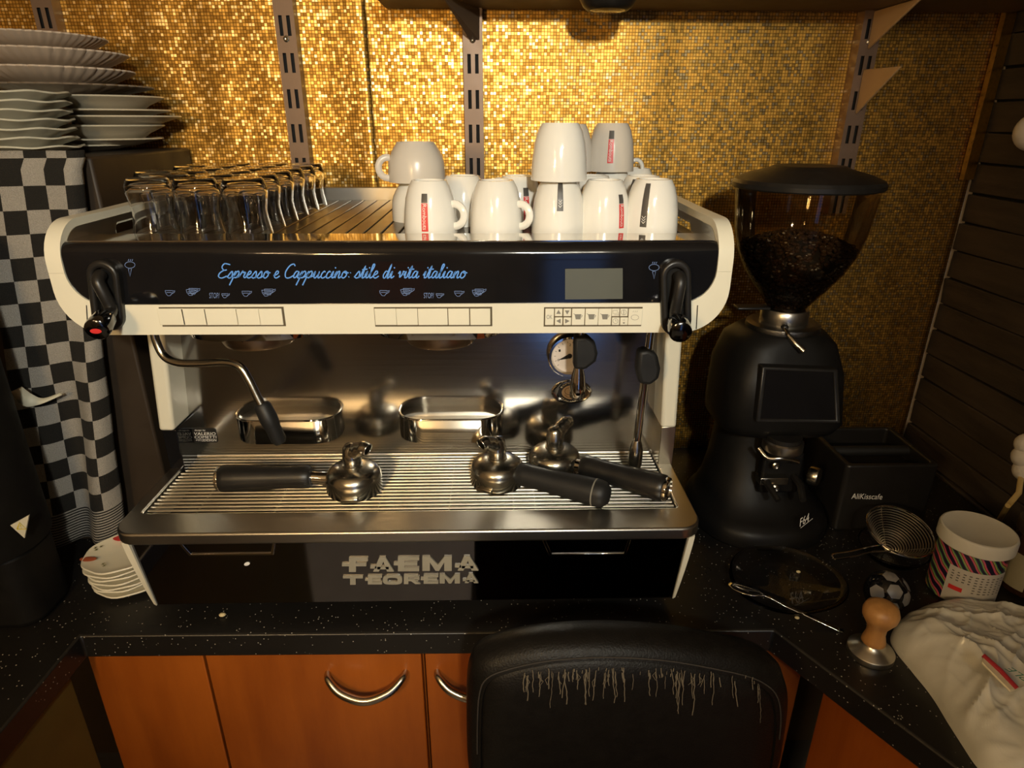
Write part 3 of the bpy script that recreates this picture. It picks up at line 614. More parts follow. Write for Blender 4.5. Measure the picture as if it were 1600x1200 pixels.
# half-oval holders on the backsplash
for x0, x1 in ((360, 525), (620, 786)):
    a, c = aY(x0, 657, .915).x, aY(x1, 657, .915).x; r = .040; z0, z1 = -.472, -.432; th = .0022
    pth = [(a, YS)]+[(a+r+r*cos(R(t)), YS-.012+(-.030)*sin(R(t-180)) if False else YS-.008-.036*sin(R(t-180))) for t in range(180, 271, 10)]+[(c-r+r*cos(R(t)), YS-.008-.036*abs(sin(R(t)))) for t in range(270, 361, 10)]+[(c, YS)]
    n = len(pth); cxm = (a+c)/2
    inn_ = [(cxm+(x-cxm)*(1-.0022/(c-a)*2), y+(th if YS-y > .002 else 0)) for x, y in pth]
    b = B(); v = [(x, y, z) for L in (pth, inn_) for z in (z0, z1) for x, y in L]
    F = []
    for i in range(n-1): F += [(i, i+1, n+i+1, n+i), (2*n+i, 3*n+i, 3*n+i+1, 2*n+i+1), (n+i, n+i+1, 3*n+i+1, 3*n+i), (i, 2*n+i, 2*n+i+1, i+1)]
    q = part(b.add(v, F), 'cup_holder', CHROME)
    sub(B().prism(inn_, z1-.015, z1-.013, 'z'), 'holder_floor', mat('holder_steel', (.66, .64, .58), metal=1, rough=.38), q)
    sub(B().tube([(x, y, z1) for x, y in pth], .0017, 8), 'holder_rim', CHROME, q)
# maker's plate, gauge, badge on the backsplash
b = B().prism(rrect(aY(300, 690, YS).x, aY(341, 690, YS).x, aY(320, 691, YS).z, aY(320, 669, YS).z, .003), YS-.0012, YS, 'y'); q = part(b, 'maker_plate', BLKPL)
b = B(); pxtext(b, 'design by', 304, 671, 321, 674, YS-.0016); pxtext(b, 'VALERIO', 303, 675.5, 337, 680, YS-.0016); pxtext(b, 'COMETTI', 304, 681, 338, 685, YS-.0016); pxtext(b, '+V12DESIGN', 306, 686, 338, 689.5, YS-.0016); sub(b, 'plate_lettering', WHITEP, q, smooth=0)
g = aY(890, 556, YS-.01); G = MX.Translation((g.x, YS, g.z)) @ MX.Rotation(pi/2, 4, 'X')
q = part(B().lathe([(.0345, 0), (.0345, .012), (.0325, .016), (.029, .016), (.0265, .011)], 48, G), 'gauge', CHROME)
sub(B().lathe([(.001, .0112), (.0268, .0110)], 40, G), 'dial', mat('dial_white', (.70, .62, .55), rough=.4), q)
b = B(); gy = YS-.0115
def gp(r, a): return V((g.x+r*cos(R(a)), gy, g.z+r*sin(R(a))))
for a in range(-40, 221, 20): b.ribbon([gp(.0215, a), gp(.0245, a)], .0006)
b.add([gp(.004, 100), gp(.004, -60), gp(.0195, 200)], [(0, 1, 2)])
for ch, a in (('0', 200), ('1', 150), ('2', 90), ('3', 30)):
    v, f = textmesh(ch); p = gp(.0185, a); b.add([(p.x-.0015+.003*x, gy-.0001, p.z-.002+.004*y) for x, y in v], f)
sub(b, 'dial_marks', BLKPL, q, smooth=0); sub(B().lathe([(.001, .0135), (.003, .0135), (.0042, .011)], 16, G), 'needle_hub', BLKPL, q)
e = aY(893, 613, YS-.003); OV = MX.Translation((e.x, YS, e.z)) @ MX.Rotation(pi/2, 4, 'X')
ov = lambda k: MX.Translation((e.x, YS, e.z)) @ MX.Rotation(pi/2, 4, 'X') @ MX.Diagonal((.0325*k, .0205*k, 1, 1))
q = part(B().lathe([(1, 0), (1, .002), (.94, .0032), (.90, .0024)], 48, ov(1)), 'badge', CHROME)
sub(B().lathe([(.001, .0026), (.9, .0024)], 48, MX.Translation((e.x, YS, e.z)) @ MX.Rotation(pi/2, 4, 'X') @ MX.Diagonal((.0240, .0200, 1, 1))), 'badge_field', BLKPL, q)
sub(B().lathe([(.001, .0030), (.9, .0029)], 40, MX.Translation((e.x, YS, e.z)) @ MX.Rotation(pi/2, 4, 'X') @ MX.Diagonal((.0175, .0135, 1, 1))), 'badge_centre', mat('badge_tan', (.50, .36, .22), rough=.5), q)
b = B()
for wd_, a0, a1, rr in (('ESPRESSO', 150, 30, .82), ('ITALIANO', 215, 325, .82)):
    v, f = textmesh(wd_); P_ = []
    for x, y in v:
        a = R(a0+(a1-a0)*x); k = rr+(.13 if a1 < a0 else -.0)*(y-.5)+(.0 if a1 < a0 else -.13)*(y-.5); P_.append((e.x+.0235*k*cos(a), YS-.0029, e.z+.0195*k*sin(a)))
    b.add(P_, f)
sub(b, 'badge_lettering', mat('badge_gold', (.62, .52, .34), rough=.4), q, smooth=0)
b = B(); ey = YS-.0033
for pts in ([(-.004+.007*cos(R(t)), .002+.006*sin(R(t))) for t in range(0, 361, 30)], [(-.011, -.004), (-.006, -.0085), (.002, -.0095), (.008, -.008)]): b.ribbon([(e.x+x, ey, e.z+z) for x, z in pts], .0007)
sub(b, 'badge_drawing', BLKPL, q, smooth=0)
# hot water spout
sx_ = aY(906, 560, .86)
q = part(B().tube([(sx_.x+.001, .865, -.22), (sx_.x, .862, -.30)], .005, 12), 'water_spout', CHROME)
pp = [aY(897, 526, .855), aY(917, 524, .855), aY(930, 536, .855), aY(934, 552, .855), aY(931, 564, .855), aY(914, 577, .855), aY(896, 576, .855)]
b = B(); b.prism([(p.x, p.z) for p in pp], .850, .872, 'y'); sub(b, 'spout_grip', RUBBER, q, bevel=.005, bseg=3)
z1, z0 = aY(905, 575, .86).z, aY(905, 623, .86).z
sub(B().lathe([(.0085, z0), (.0112, z0+.003), (.0118, z0+.018), (.0098, z1-.012), (.0068, z1), (.005, z1+.006)], 24, MX.Translation((sx_.x-.001, .862, 0))), 'spout_nozzle', CHROME, q)
# steam wands
w0, w1 = aY(1017, 515, .865), aY(995, 690, .862)
q = part(B().tube([w0+V((0, 0, .05)), w0, w1], .0058, 12), 'steam_wand', CHROME)
pp = [aY(x, y, .86) for x, y in ((996, 546), (1012, 543), (1026, 551), (1031, 574), (1028, 590), (1014, 600), (997, 597), (993, 575))]
sub(B().prism([(p.x, p.z) for p in pp], .851, .874, 'y'), 'wand_grip', RUBBER, q, bevel=.006, bseg=3)
w2 = aY(991, 733, .862); d = (w2-w1)
sub(B().tube([w1-d*.05, w1+d*.1, w1+d*.3, w1+d*.75, w1+d*1.0], [.0062, .0085, .0105, .0108, .0085], 16), 'wand_tip', DULLM, q)
pth = [aY(238, 505, .862), aY(243, 530, .860), aY(256, 556, .856), aY(279, 567, .850), aY(315, 568, .842), aY(352, 566, .832), aY(374, 572, .826), aY(388, 592, .822), aY(402, 620, .818), aY(412, 640, .815)]
q = part(B().tube(spline(pth, 6), .0058, 12), 'steam_wand', DULLM)
k1, k2 = aY(410, 634, .816), aY(437, 690, .810); d = k2-k1
sub(B().tube([k1-d*.06, k1, k1+d*.35, k1+d*.55, k1+d*.6, k1+d*.95, k1+d*1.05], [.0095, .0115, .0125, .0115, .0105, .0105, .007], 14), 'wand_grip', RUBBER, q)
# drip tray: frame, basin, rods
XI0, XI1, YI0, YI1 = -.503, .256, .780, YS-.002
o = rrect(XLL-.001, XRR+.001, YF, YS+.045, [.030, .030, .004, .004], 8); i_ = rrect(XI0, XI1, YI0, YI1, .006, 8)
part(B().ring(o, i_, ZTR-.018, ZTR, 'z'), 'drip_tray_frame', STEEL, bevel=.003, bseg=3)
part(B().box(XI0-.002, XI1+.002, YI0-.002, YI1+.002, ZTR-.045, ZTR-.040), 'drip_basin', mat('basin_dark', (.05, .042, .03), metal=.6, rough=.45))  # basin in a dark brown metal tone
nr = 18; rod = None
for i in range(nr):
    y = YI0+.004+(YI1-YI0-.008)*i/(nr-1)
    if rod is None: rod = B().tube([(XI0+.002, 0, 0), (XI1-.002, 0, 0)], .0020, 8).build('grid_rod', mat('rod_steel', (.80, .76, .66), metal=1, rough=.30), EM, local=False); rod.data.transform(MX.Translation(V(EM['o'])-V((0, 0, 0)))) ; r_ = rod
    else: r_ = rod.copy(); COL.objects.link(r_)
    r_.location = V((0, y, ZTR-.006))-V(EM['o'])
for px in (300, 423, 586, 700, 803, 838, 945, 1028):
    x = aZ(px, 800, ZTR).x; x = min(x, XI1-.006)
    part(B().tube([(x, YI0-.001, ZTR-.012), (x, YI0+.001, ZTR-.009), (x, YI1, ZTR-.009)], .0014, 6), 'cross_wire', CHROME)
# lower front with brand letters
ZP0, ZP1 = ZTR-.019, -.638
b = B().prism([(-.501, ZP0), (.262, ZP0), (.252, ZP1), (-.488, ZP1)], YF+.010, YF+.030); lp = part(b, 'lower_panel', MIRROR, bevel=.001)
LY = YF+.0095
for s in (-1, 1):
    xo, xi, bo, bi = ((XLL+.003, -.501, -.494, -.486) if s < 0 else (XRR-.003, .262, .257, .250))
    b = B(); v = []
    for t in range(9):
        k = t/8; z = ZP0+(ZP1-ZP0)*k; e0 = xo+(bo-xo)*k**1.4; e1 = xi+(bi-xi)*k
        v += [(e1, YF+.006+.002*k, z), (e0+(e1-e0)*.35, YF+.008+.003*k, z), (e0, YF+.026+.004*k, z), (e0+.0, .95, z), (e1, .95, z)]
    F = [(5*i+j, 5*i+(j+1) % 5, 5*i+5+(j+1) % 5, 5*i+5+j) for i in range(8) for j in range(5)]+[(4, 3, 2, 1, 0), tuple(range(40, 45))]
    part(b.add(v, F), 'end_cap', WHITE, smooth=50)
part(B().box(-.49, .255, YF+.03, 1.15, ZP1+.006, ZTR-.046), 'base', BLKMT)
for px0, px1 in ((278, 432), (845, 986)):
    a, c = aY(px0, 850, LY), aY(px1, 850, LY); z1 = a.z; z0 = aY(px0, 868, LY).z
    pts = [(a.x, ZP0+.001), (c.x, ZP0+.001), (c.x-.006, z0), (a.x+.012, z0)]
    part(B().ring(pts, [(pts[0][0]+.005, ZP0), (pts[1][0]-.004, ZP0), (pts[2][0]-.0035, z0+.003), (pts[3][0]+.0035, z0+.003)], LY-.0015, LY+.001), 'finger_notch', CHROME, bevel=.0005)
for x, y in ((XL+.10, .80), (aZ(885, 950, ZC+.01).x, .80), (XL+.10, 1.12), (XR-.10, 1.12)):
    part(B().lathe([(.026, ZC+.0004), (.026, ZC+.006), (.014, ZC+.010), (.014, ZP1+.008)], 28, MX.Translation((x, y, 0))), 'foot', RUBBER)
def block(ch):       # heavy wide capitals in a unit box: list of polygons
    q = lambda x0, x1, y0, y1: [(x0, y0), (x1, y0), (x1, y1), (x0, y1)]
    return {'F': [q(.18, .48, 0, 1), q(.48, 1.0, .76, 1), q(-.12, .18, .40, .60), q(.48, .93, .40, .60)],
            'A': [[(0.1, 0), (.38, 0), (.60, .72), (.52, 1), (.40, 1)], [(.52, 1), (.60, .72), (.78, 0), (1.12, 0), (.70, 1)], q(-.04, .26, .22, .40), q(.30, .86, .16, .34)],
            'E': [q(.08, .36, 0, 1), q(.36, 1, .78, 1), q(.36, 1, 0, .23), q(-.10, .08, .42, .60), q(.36, .92, .41, .61)],
            'M': [q(.0, .26, 0, 1), q(.76, 1.02, 0, 1), [(.26, 1), (.26, .62), (.46, 0), (.54, 0), (.54, .42)], [(.76, 1), (.54, .42), (.54, 0), (.58, 0), (.76, .62)]],
            'T': [q(0, 1, .76, 1), q(.36, .64, 0, .76)],
            'O': None, 'R': [q(.08, .34, 0, 1), q(.34, .9, .80, 1), q(.72, .98, .48, .84), q(.34, .9, .34, .54), [(.5, .34), (.74, .34), (1.04, 0), (.74, 0)]]}[ch]
def brand(word, boxes):
    for ch, (x0, y0, x1, y1) in zip(word, boxes):
        b = B(); f = lambda p: aY(x0+(x1-x0)*p[0], y1-(y1-y0)*p[1], LY-.001)
        if ch == 'O':
            o = [f((.5+.52*math.copysign(abs(cos(a))**.6, cos(a)), .5+.52*math.copysign(abs(sin(a))**.6, sin(a)))) for a in [2*pi*i/28 for i in range(28)]]; i_ = [f((.5+.27*math.copysign(abs(cos(a))**.6, cos(a)), .5+.27*math.copysign(abs(sin(a))**.6, sin(a)))) for a in [2*pi*i/28 for i in range(28)]]
            b.ring([(p.x, p.z) for p in o], [(p.x, p.z) for p in i_], LY-.002, LY+.0005)
        else:
            for pl in block(ch): b.prism([(f(p).x, f(p).z) for p in pl], LY-.002, LY+.0005)
        sub(b, 'letter', mat('letter_alu', (.46, .43, .34), metal=.5, rough=.45), lp, smooth=0)
brand('FAEMA', ((539, 871, 575, 893), (580, 870.5, 612, 892.5), (619, 870, 655, 892), (660, 869.5, 705, 891.5), (712, 869, 744, 891)))
brand('TEOREMA', ((536, 900, 567, 913), (573, 899, 597, 912.5), (599, 899, 628, 912.5), (629, 898.5, 656, 912), (660, 898, 685, 911.5), (687, 897.5, 718, 911), (724, 896.5, 745, 910.5)))
p = aY(386, 881, LY-.0004); part(B().lathe([(.001, .0006), (.0045, .0003)], 16, MX.Translation((p.x, LY-.0003, p.z)) @ MX.Rotation(pi/2, 4, 'X') @ MX.Rotation(.5, 4, 'Z') @ MX.Diagonal((1, .6, 1, 1))), 'sticker_residue', WHITEP)
# ================================================================== things on the machine
ZTY = -.1317                            # cup tray surface
# upturned glasses
def glassware():
    t = thing('espresso_glass', 'small clear waisted glass upside down on the machine among the rows of glasses', 'glass', (0, 0, 0), group='upturned glasses on the cup tray')
    o = [(.0272, 0), (.0262, .006), (.0240, .018), (.0232, .028), (.0250, .040), (.0270, .050), (.0266, .058), (.0240, .0645), (.0225, .066)]
    i_ = [(.0195, .0655), (.0180, .0625), (.0228, .0575), (.0248, .050), (.0232, .040), (.0214, .028), (.0224, .018), (.0246, .006), (.0260, .0)]
    B().surf(o+[(.0222, .0668), (.001, .0662)], 28).surf([(.001, .0605), (.018, .0600)]+i_[2:]+[(.0272, 0)], 28).build('bowl', GLASS, t, local=True, smooth=60)
    return t
g0 = glassware(); first = True
for c, gx in enumerate((-.308, -.3655, -.423, -.472)):
    for r_ in range(6):
        if c == 3 and r_ not in (2, 4): continue
        if c == 3: gx_ = gx
        p = (gx+random.uniform(-.0015, .0015), .822+.0573*r_+(.004 if c % 2 else 0)+random.uniform(-.001, .001), ZTY)
        if c == 3: p = (gx, p[1], p[2])
        if c == 1 and r_ == 0: p = (gx, .822, ZTY)
        lb = 'clear glass upside down, %s from the machine front, %s' % (('first', 'second', 'third', 'fourth', 'fifth', 'sixth')[r_], ('column beside the cups', 'second column from the cups', 'third column from the cups', 'column along the side rail')[c])
        if first: g0.location = (p[0], p[1], p[2]+H); first = False; g0['label'] = lb
        else: dup(g0, p, label=lb)
# cups
ESP = [(.0335, 0), (.0333, .010), (.0322, .026), (.0300, .042), (.0262, .055), (.0228, .0612), (.0215, .0635)]
CAP = [(.0395, 0), (.0395, .012), (.0385, .026), (.0360, .034), (.0345, .0365), (.0330, .040), (.0265, .050), (.0250, .052)]
def prof_at(pr, z):
    for (r0, z0), (r1, z1) in zip(pr[:-1], pr[1:]):
        if z0 <= z <= z1: return r0+(r1-r0)*(z-z0)/(z1-z0)
    return pr[-1][0]
def cup(px, py, Y, label, pr=ESP, sc=1., z=None, handle=None, marks=(), m=PORC, cat='cup', upright=False, pos=None):
    """upturned cup whose base top is centred near photo pixel (px, py) at depth Y; z fixed when it stands on the tray"""
    q = aY(px, py, Y); z = ZTY if z is None else z
    t = thing('espresso_cup' if pr is ESP else 'cappuccino_cup', label, cat, (q.x, Y, z), group='white cups on the cup tray')
    pr = [(r*sc, h*sc) for r, h in pr]; th = .0028; hh = pr[-1][1]
    b = B(); prof = list(pr)+[(pr[-1][0]-.003, hh), (pr[-1][0]-.004, hh-.002), (.001, hh-.002)]
    b.surf(prof, 40); b.surf([(.001, hh-.006)]+[(r-th, h) for r, h in reversed(pr[:-1])]+[(pr[0][0], 0)], 40)
    b.build('body', m, t, local=True, smooth=50)
    if handle is not None:
        a = R(handle); zc = hh*.36; ca, sa = cos(a), sin(a); r0 = prof_at(pr, zc); pts = []
        for k in range(13):
            u = R(-105+210*k/12); rad = r0-.001+.0125*sc*(cos(u)+.15); zz = zc+.0135*sc*sin(u); pts.append((rad*ca, rad*sa, zz))
        B().tube(pts, .0038*sc, 10, flat=1.25).build('handle', m, t, local=True)
    def patch(z0, z1, a0, a1, mt, nm):
        n = 8; b = B(); v = []
        for i in range(n+1):
            zz = (z0+(z1-z0)*i/n)*sc; r = prof_at(pr, zz)+.0004
            for k in range(5): a = R(a0+(a1-a0)*k/4); v.append((r*cos(a), r*sin(a), zz))
        b.add(v, [(5*i+k, 5*i+k+1, 5*i+6+k, 5*i+5+k) for i in range(n) for k in range(4)]); return b.build(nm, mt, t, local=True)
    for kind, ang, z0, z1 in marks:
        if kind == 'red':
            q_ = patch(z0, z1-.011, ang-7, ang+7, REDP, 'red_label'); patch(z1-.0105, z1, ang-7, ang+7, DGREYP, 'grey_label')
            v, f = textmesh('Rombouts'); P_ = []
            for x, y in v:
                zz = (z1-.012-(z1-.012-z0-.002)*x)*sc; a = R(ang+(y-.5)*-(-8.5)); r = prof_at(pr, zz)+.0008; P_.append((r*cos(a), r*sin(a), zz))
            B().add(P_, f).build('label_lettering', WHITEP, t, local=True, smooth=0)
        elif kind == 'grey':
            patch(z0, z1, ang-7, ang+7, DGREYP, 'grey_label')
            b = B(); zz0 = z0+.004
            for k in range(3):
                z_ = (zz0+.003*k)*sc; r = prof_at(pr, z_)+.0009
                for sgn in (-1, 1):
                    a1, a2 = R(ang), R(ang+sgn*4); b.add([(r*cos(a1), r*sin(a1), z_), (r*cos(a1), r*sin(a1), z_+.0009), (r*cos(a2), r*sin(a2), z_+.0035), (r*cos(a2), r*sin(a2), z_+.0026)], [(0, 1, 2, 3)])
            b.build('label_emblem', WHITEP, t, local=True, smooth=0)
    return t
# front row, left to right
cup(671, 299, .832, 'upturned espresso cup with a red and grey label facing the machine front', handle=-20, marks=(('red', -97, .006, .050),))
cup(775, 297, .832, 'upturned espresso cup without label between the red labelled cup and the two-high stack', handle=-25)
cup(872, 330, .832, 'lower cup of the two-high stack with a small grey emblem label', marks=(('grey', -91, .030, .062),), handle=100)
cup(874, 247, .832, 'plain upper cup of the two-high stack at the machine front', z=ZTY+.0638, sc=1.03, handle=100)
cup(945, 289, .838, 'upturned espresso cup with its red label turned to the right edge', marks=(('red', -55, .008, .048),), handle=80)
cup(1021, 291, .835, 'upturned espresso cup with a long dark grey stripe', marks=(('grey', -118, .010, .060),), handle=60, sc=1.02)
# second row
cup(723, 291, .905, 'plain upturned cup behind the handle of the red labelled cup', handle=-45)
cup(810, 289, .905, 'upturned cup with red label behind the cup without label', marks=(('red', -72, .004, .050),), handle=-30)
cup(1004, 286, .905, 'upturned cup with dark stripe behind the long striped cup', marks=(('grey', -128, .012, .060),), handle=70)
# back rows
cup(655, 300, .945, 'lower wide cappuccino cup of the pair at the left of the cups', pr=CAP, handle=120)
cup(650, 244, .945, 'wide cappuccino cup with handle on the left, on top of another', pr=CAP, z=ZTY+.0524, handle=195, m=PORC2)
cup(728, 285, .985, 'wide cup behind the plain second-row cup', pr=CAP, handle=60, m=PORC)
cup(795, 285, 1.00, 'wide cup behind the second-row red labelled cup', pr=CAP, handle=60)
cup(888, 284, .985, 'cup hidden behind the two-high stack, below the back stack', handle=120)
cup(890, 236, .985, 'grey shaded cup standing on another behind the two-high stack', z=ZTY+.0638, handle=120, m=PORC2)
cup(925, 280, .910, 'plain cup wedged behind the cup with turned label', handle=150)
cup(955, 285, .99, 'cup below the labelled back cup', handle=120)
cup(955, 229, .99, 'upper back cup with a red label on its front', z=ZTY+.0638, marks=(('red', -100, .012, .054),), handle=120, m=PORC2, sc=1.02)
t = cup(992, 280, 1.056, 'cup with its ring handle sticking up behind the striped cups', handle=None)
B().tube([(.010*cos(R(a))*1.05, .0, .0625+.013*sin(R(a))) for a in range(-8, 189, 14)], .0032, 10).build('handle', PORC, t, local=True)
# portafilters lying on the drip grid
def portafilter(head, end, label, cap='chrome', spout=0., tilt=0.):
    zt = ZTR-.0038; a, c = aZ(head[0], head[1], zt+.02), aZ(end[0], end[1], zt+.016); an = math.atan2(c.y-a.y, c.x-a.x); L = math.hypot(c.x-a.x, c.y-a.y)
    t = thing('portafilter', label, 'portafilter', (a.x, a.y, zt), (0, tilt, an), group='portafilters on the drip tray'); K = 1.17; L /= K; t.scale = (K, K, K)
    B().lathe([(.0300, .0), (.0345, 0), (.0355, .002), (.0355, .016), (.0350, .021), (.0325, .0265), (.0265, .0315), (.018, .034), (.0105, .035)], 40).build('basket_head', DULLM, t, local=True, smooth=50)
    b = B(); 
    for s in (-1, 1): B().box(-.011, .011, s*.0345-.004, s*.0345+.004, .002, .0075).build('lug', DULLM, t, local=True, bevel=.0015)
    q = B().lathe([(.0130, .032), (.0130, .036), (.0112, .0365), (.0112, .043), (.0120, .0435), (.0120, .050), (.0112, .052), (.0105, .059), (.0075, .0635), (.001, .0655)], 24).build('spout_stem', DULLM, t, local=True)
    d = V((cos(R(spout)), sin(R(spout)), 0))
    sp = [V((0, 0, .053))+d*k+V((0, 0, z)) for k, z in ((0, 0), (.007, .003), (.014, .007), (.022, .011), (.028, .010))]
    B().tube(spline(sp, 4), [.0104]*5+[.0098]*4+[.0092]*4+[.0080]*4, 14, caps=False).build('spout', DULLM, t, local=True, solid=.0012)
    B().tube([(.030, 0, .015), (.045, 0, .0165), (L-.118, 0, .018)], [.0105, .0085, .0080], 14).build('neck', CHROME, t, local=True)
    x0 = L-.122; M2 = MX.Translation((x0, 0, .0186)) @ MX.Rotation(pi/2, 4, 'Y')
    B().lathe([(.0125, 0), (.0148, .003), (.0152, .012), (.0146, .030), (.0155, .060), (.0170, .090), (.0174, .106)]+([(.0172, .110), (.0158, .1165), (.010, .122), (.001, .124)] if cap == 'round' else [(.0170, .112), (.0156, .1135)]), 28, M2).build('handle', RUBBER if cap == 'round' else BLKPL, t, local=True)
    if cap == 'round': B().lathe([(.0176, .1035), (.0176, .1052)], 28, M2).build('handle_ring', GREYP, t, local=True)
    else: B().lathe([(.0152, .1125), (.0158, .1140), (.0150, .1175), (.0128, .1185), (.0120, .1160), (.001, .1155)], 28, M2).build('end_cap', CHROME, t, local=True)
    return t
portafilter((553, 745), (336, 753), 'portafilter lying alone with its handle pointing left', 'chrome', 150)
portafilter((777, 733), (951, 780), 'portafilter with a round black handle end, in front of the other', 'round', 250)
portafilter((866, 716), (1049, 772), 'portafilter with a chrome handle end, beside the round-ended one', 'chrome', 75)
# ================================================================== left side: box, plates, towel, saucers
BX, BZ = -.548, -.047
tag(B().box(-1.02, BX, .932, 1.236, ZC+.0004, BZ).build('tall_box', mat('dark_brown_box', (.030, .020, .012), rough=.55, var=.2), bevel=.004), 'tall dark brown box carrying the plate stacks, towel over its front', 'box')
def plate(cx, cy, z, r, h, label, m, sc=0, tilt=(0, 0), kind='plate', amp=.012, grp='plates stacked on the tall box'):
    t = thing('bowl' if kind == 'bowl' else 'plate', label, kind, (cx, cy, z), (tilt[0], tilt[1], random.uniform(0, 6)), grp)
    rf = (lambda a, zz: 1+amp*(abs(sin(sc*a/2))-.5)*min(1, max(0, (zz/h-.25)/.5))) if sc else None
    if kind == 'bowl': o = [(r*.45, 0), (r*.5, .003), (r*.75, h*.35), (r*.92, h*.75), (r, h)]
    else: o = [(r*.55, 0), (r*.60, .0012), (r*.72, h*.45), (r*.90, h*.80), (r, h)]
    i_ = [(r-.0012, h+.0022), (r*.90, h*.80+.0030), (r*.72, h*.45+.0035), (r*.58, .0042), (.001, .0040)]
    b = B().lathe(o+i_, 160 if sc > 20 else 84, rf=rf)
    if 0 < sc < 20: b.v = [(x, y, z+.0011*sin(sc/2*math.atan2(y, x))*min(1, (x*x+y*y)/r/r)**3) for x, y, z in b.v]
    b.build('dish', m, t, local=True, smooth=50); return t
ords = ('bottom', 'second', 'third', 'fourth', 'fifth', 'sixth', 'seventh', 'eighth')
ed = [(125, 247), (116, 234), (113, 222), (110, 211), (107, 199), (106, 187), (104, 172)]
NP = mat('glazed_plate', (.52, .52, .44), rough=.22, var=.03); FP = mat('pale_plate', (.50, .46, .36), rough=.3, var=.03)
zr = BZ+.0004
for i, (ex, ey) in enumerate(ed):
    r = .072; q = aY(ex, ey, .985); zt = max(q.z, zr+.0105); h = zt-zr+.004 if i else zt-zr
    plate(q.x-r, .985, zt-h, r, h, ('bottom plate' if i == 0 else '%s plate from the bottom' % ords[i])+' of the near stack of wavy white plates', NP, sc=14, amp=.03); zr = zt+.001
far = [(212, 239, .082, 0, 'lowest wide plate of the far stack beside the towel corner'), (249, 222, .086, 0, 'second wide plate of the far stack'), (250, 197, .085, 0, 'deep white plate in the middle of the far stack'),
       (276, 183, .092, 0, 'tilted wide plate sticking out furthest from the far stack'), (260, 175, .088, 0, 'tilted plate above the one sticking out furthest'), (249, 153, .086, 0, 'deep plate under the dark tray of scalloped china'),
       (226, 137, .118, 40, 'dark scalloped tray under the scalloped china'), (196, 112, .115, 48, 'lower scalloped bowl on the dark tray'), (185, 85, .112, 48, 'middle scalloped bowl of the china on top'), (153, 60, .098, 52, 'topmost scalloped bowl with an upright rim')]
zr = BZ+.0004
for i, (ex, ey, r, s_, lb) in enumerate(far):
    Yp = 1.140 if i < 6 else 1.120; q = aY(ex, ey, Yp); zt = max(q.z, zr+.008); h = zt-zr+(.0012 if i else 0)
    m_ = FP if i < 6 else mat('dark_tray', (.16, .13, .10), rough=.4) if i == 6 else PORC3
    plate(q.x-r, Yp, zt-h, r, h, lb, m_, sc=s_, amp=.050, tilt=(0, 0), kind='plate' if i < 6 else 'tray' if i == 6 else 'bowl'); zr = zt+.001
# checked towel hanging over the box front
TU = .0295
def towel():
    t = thing('tea_towel', 'black and grey checked terry towel hanging down the tall box', 'towel', (-.63, .90, ZC+.02))
    nu, nv = 34, 60; b = B(); uv = []
    tl, tr, bl, br = V((-.672, 0, BZ+.006)), V((-.536, 0, BZ+.006)), V((-.745, 0, -.648)), V((-.598, 0, -.622))
    for j in range(nv+1):
        s = j/nv
        for i in range(nu+1):
            u = i/nu; p = (tl*(1-u)+tr*u)*(1-s)+(bl*(1-u)+br*u)*s
            fold = .010*sin(u*7+s*2.0)*(.3+s)+.006*sin(u*15+1+s*3)*s+.004*NZ.noise((u*3, s*5, 0))
            y = .895-fold-.012*s; x = p.x
            if u > .80: k = (u-.80)/.20; x -= .012*k*k; y += .020*k*k
            if s < .02: y += .010; 
            b.v.append((x, y, p.z+(.003 if s < .02 else 0))); uv.append((u*5+.0, (1-s)*19.2-1.9))
    n1 = nu+1
    b.f = [(j*n1+i, j*n1+i+1, (j+1)*n1+i+1, (j+1)*n1+i) for j in range(nv) for i in range(nu)]; b.mi = [0]*len(b.f)
    b.build('cloth', CHECK, t, uv=uv, smooth=80, solid=.003)
    # care label sticking out
    q = [aY(17, 612, .862), aY(36, 634, .845), aY(62, 632, .850), aY(97, 617, .872)]; q2 = [aY(34, 604, .864), aY(50, 616, .852), aY(68, 622, .858), aY(95, 613, .874)]
    A_, B2 = spline(q, 5), spline(q2, 5); n = len(A_); b = B(); b.add(A_+B2, [(i, i+1, n+i+1, n+i) for i in range(n-1)]); lb = b.build('care_label', mat('satin_label', (.62, .60, .48), rough=.5), t, smooth=60, solid=.0004); lb['label'] = 'white care label'
towel()
# black appliance at the frame's left edge
AY = .765; AXC = -.722
t = thing('coffee_appliance', 'black appliance at the left with a white triangular warning sticker', 'appliance', (AXC, AY, ZC+.0004))
B().prism(rrect(-.085, .074, -.045, .050, .03), 0, .12, 'z').build('base', BLKMT, t, local=True, bevel=.010, bseg=3)
ap = []
for x, y in ((46, 745), (40, 700), (34, 655), (24, 630), (32, 590), (36, 545), (28, 500), (18, 465), (8, 430), (-14, 400), (-50, 385)):
    q = aY(x, y, AY); ap.append((max(.02, min(.082, q.x-AXC)), q.z-ZC))
B().lathe([(ap[0][0], .119)]+ap, 32).build('housing', BLKMT, t, local=True, smooth=60)
T_ = [aY(x, y, AY-.0468) for x, y in ((16, 821), (45, 805), (38, 841))]
st_ = B().add([p for p in T_]+[p+V((0, .002, 0)) for p in T_], [(0, 1, 2), (5, 4, 3), (0, 3, 4, 1), (1, 4, 5, 2), (2, 5, 3, 0)]).build('warning_sticker', mat('sticker_white', (.55, .53, .42), rough=.6), t); st_['label'] = 'white triangular warning sticker'
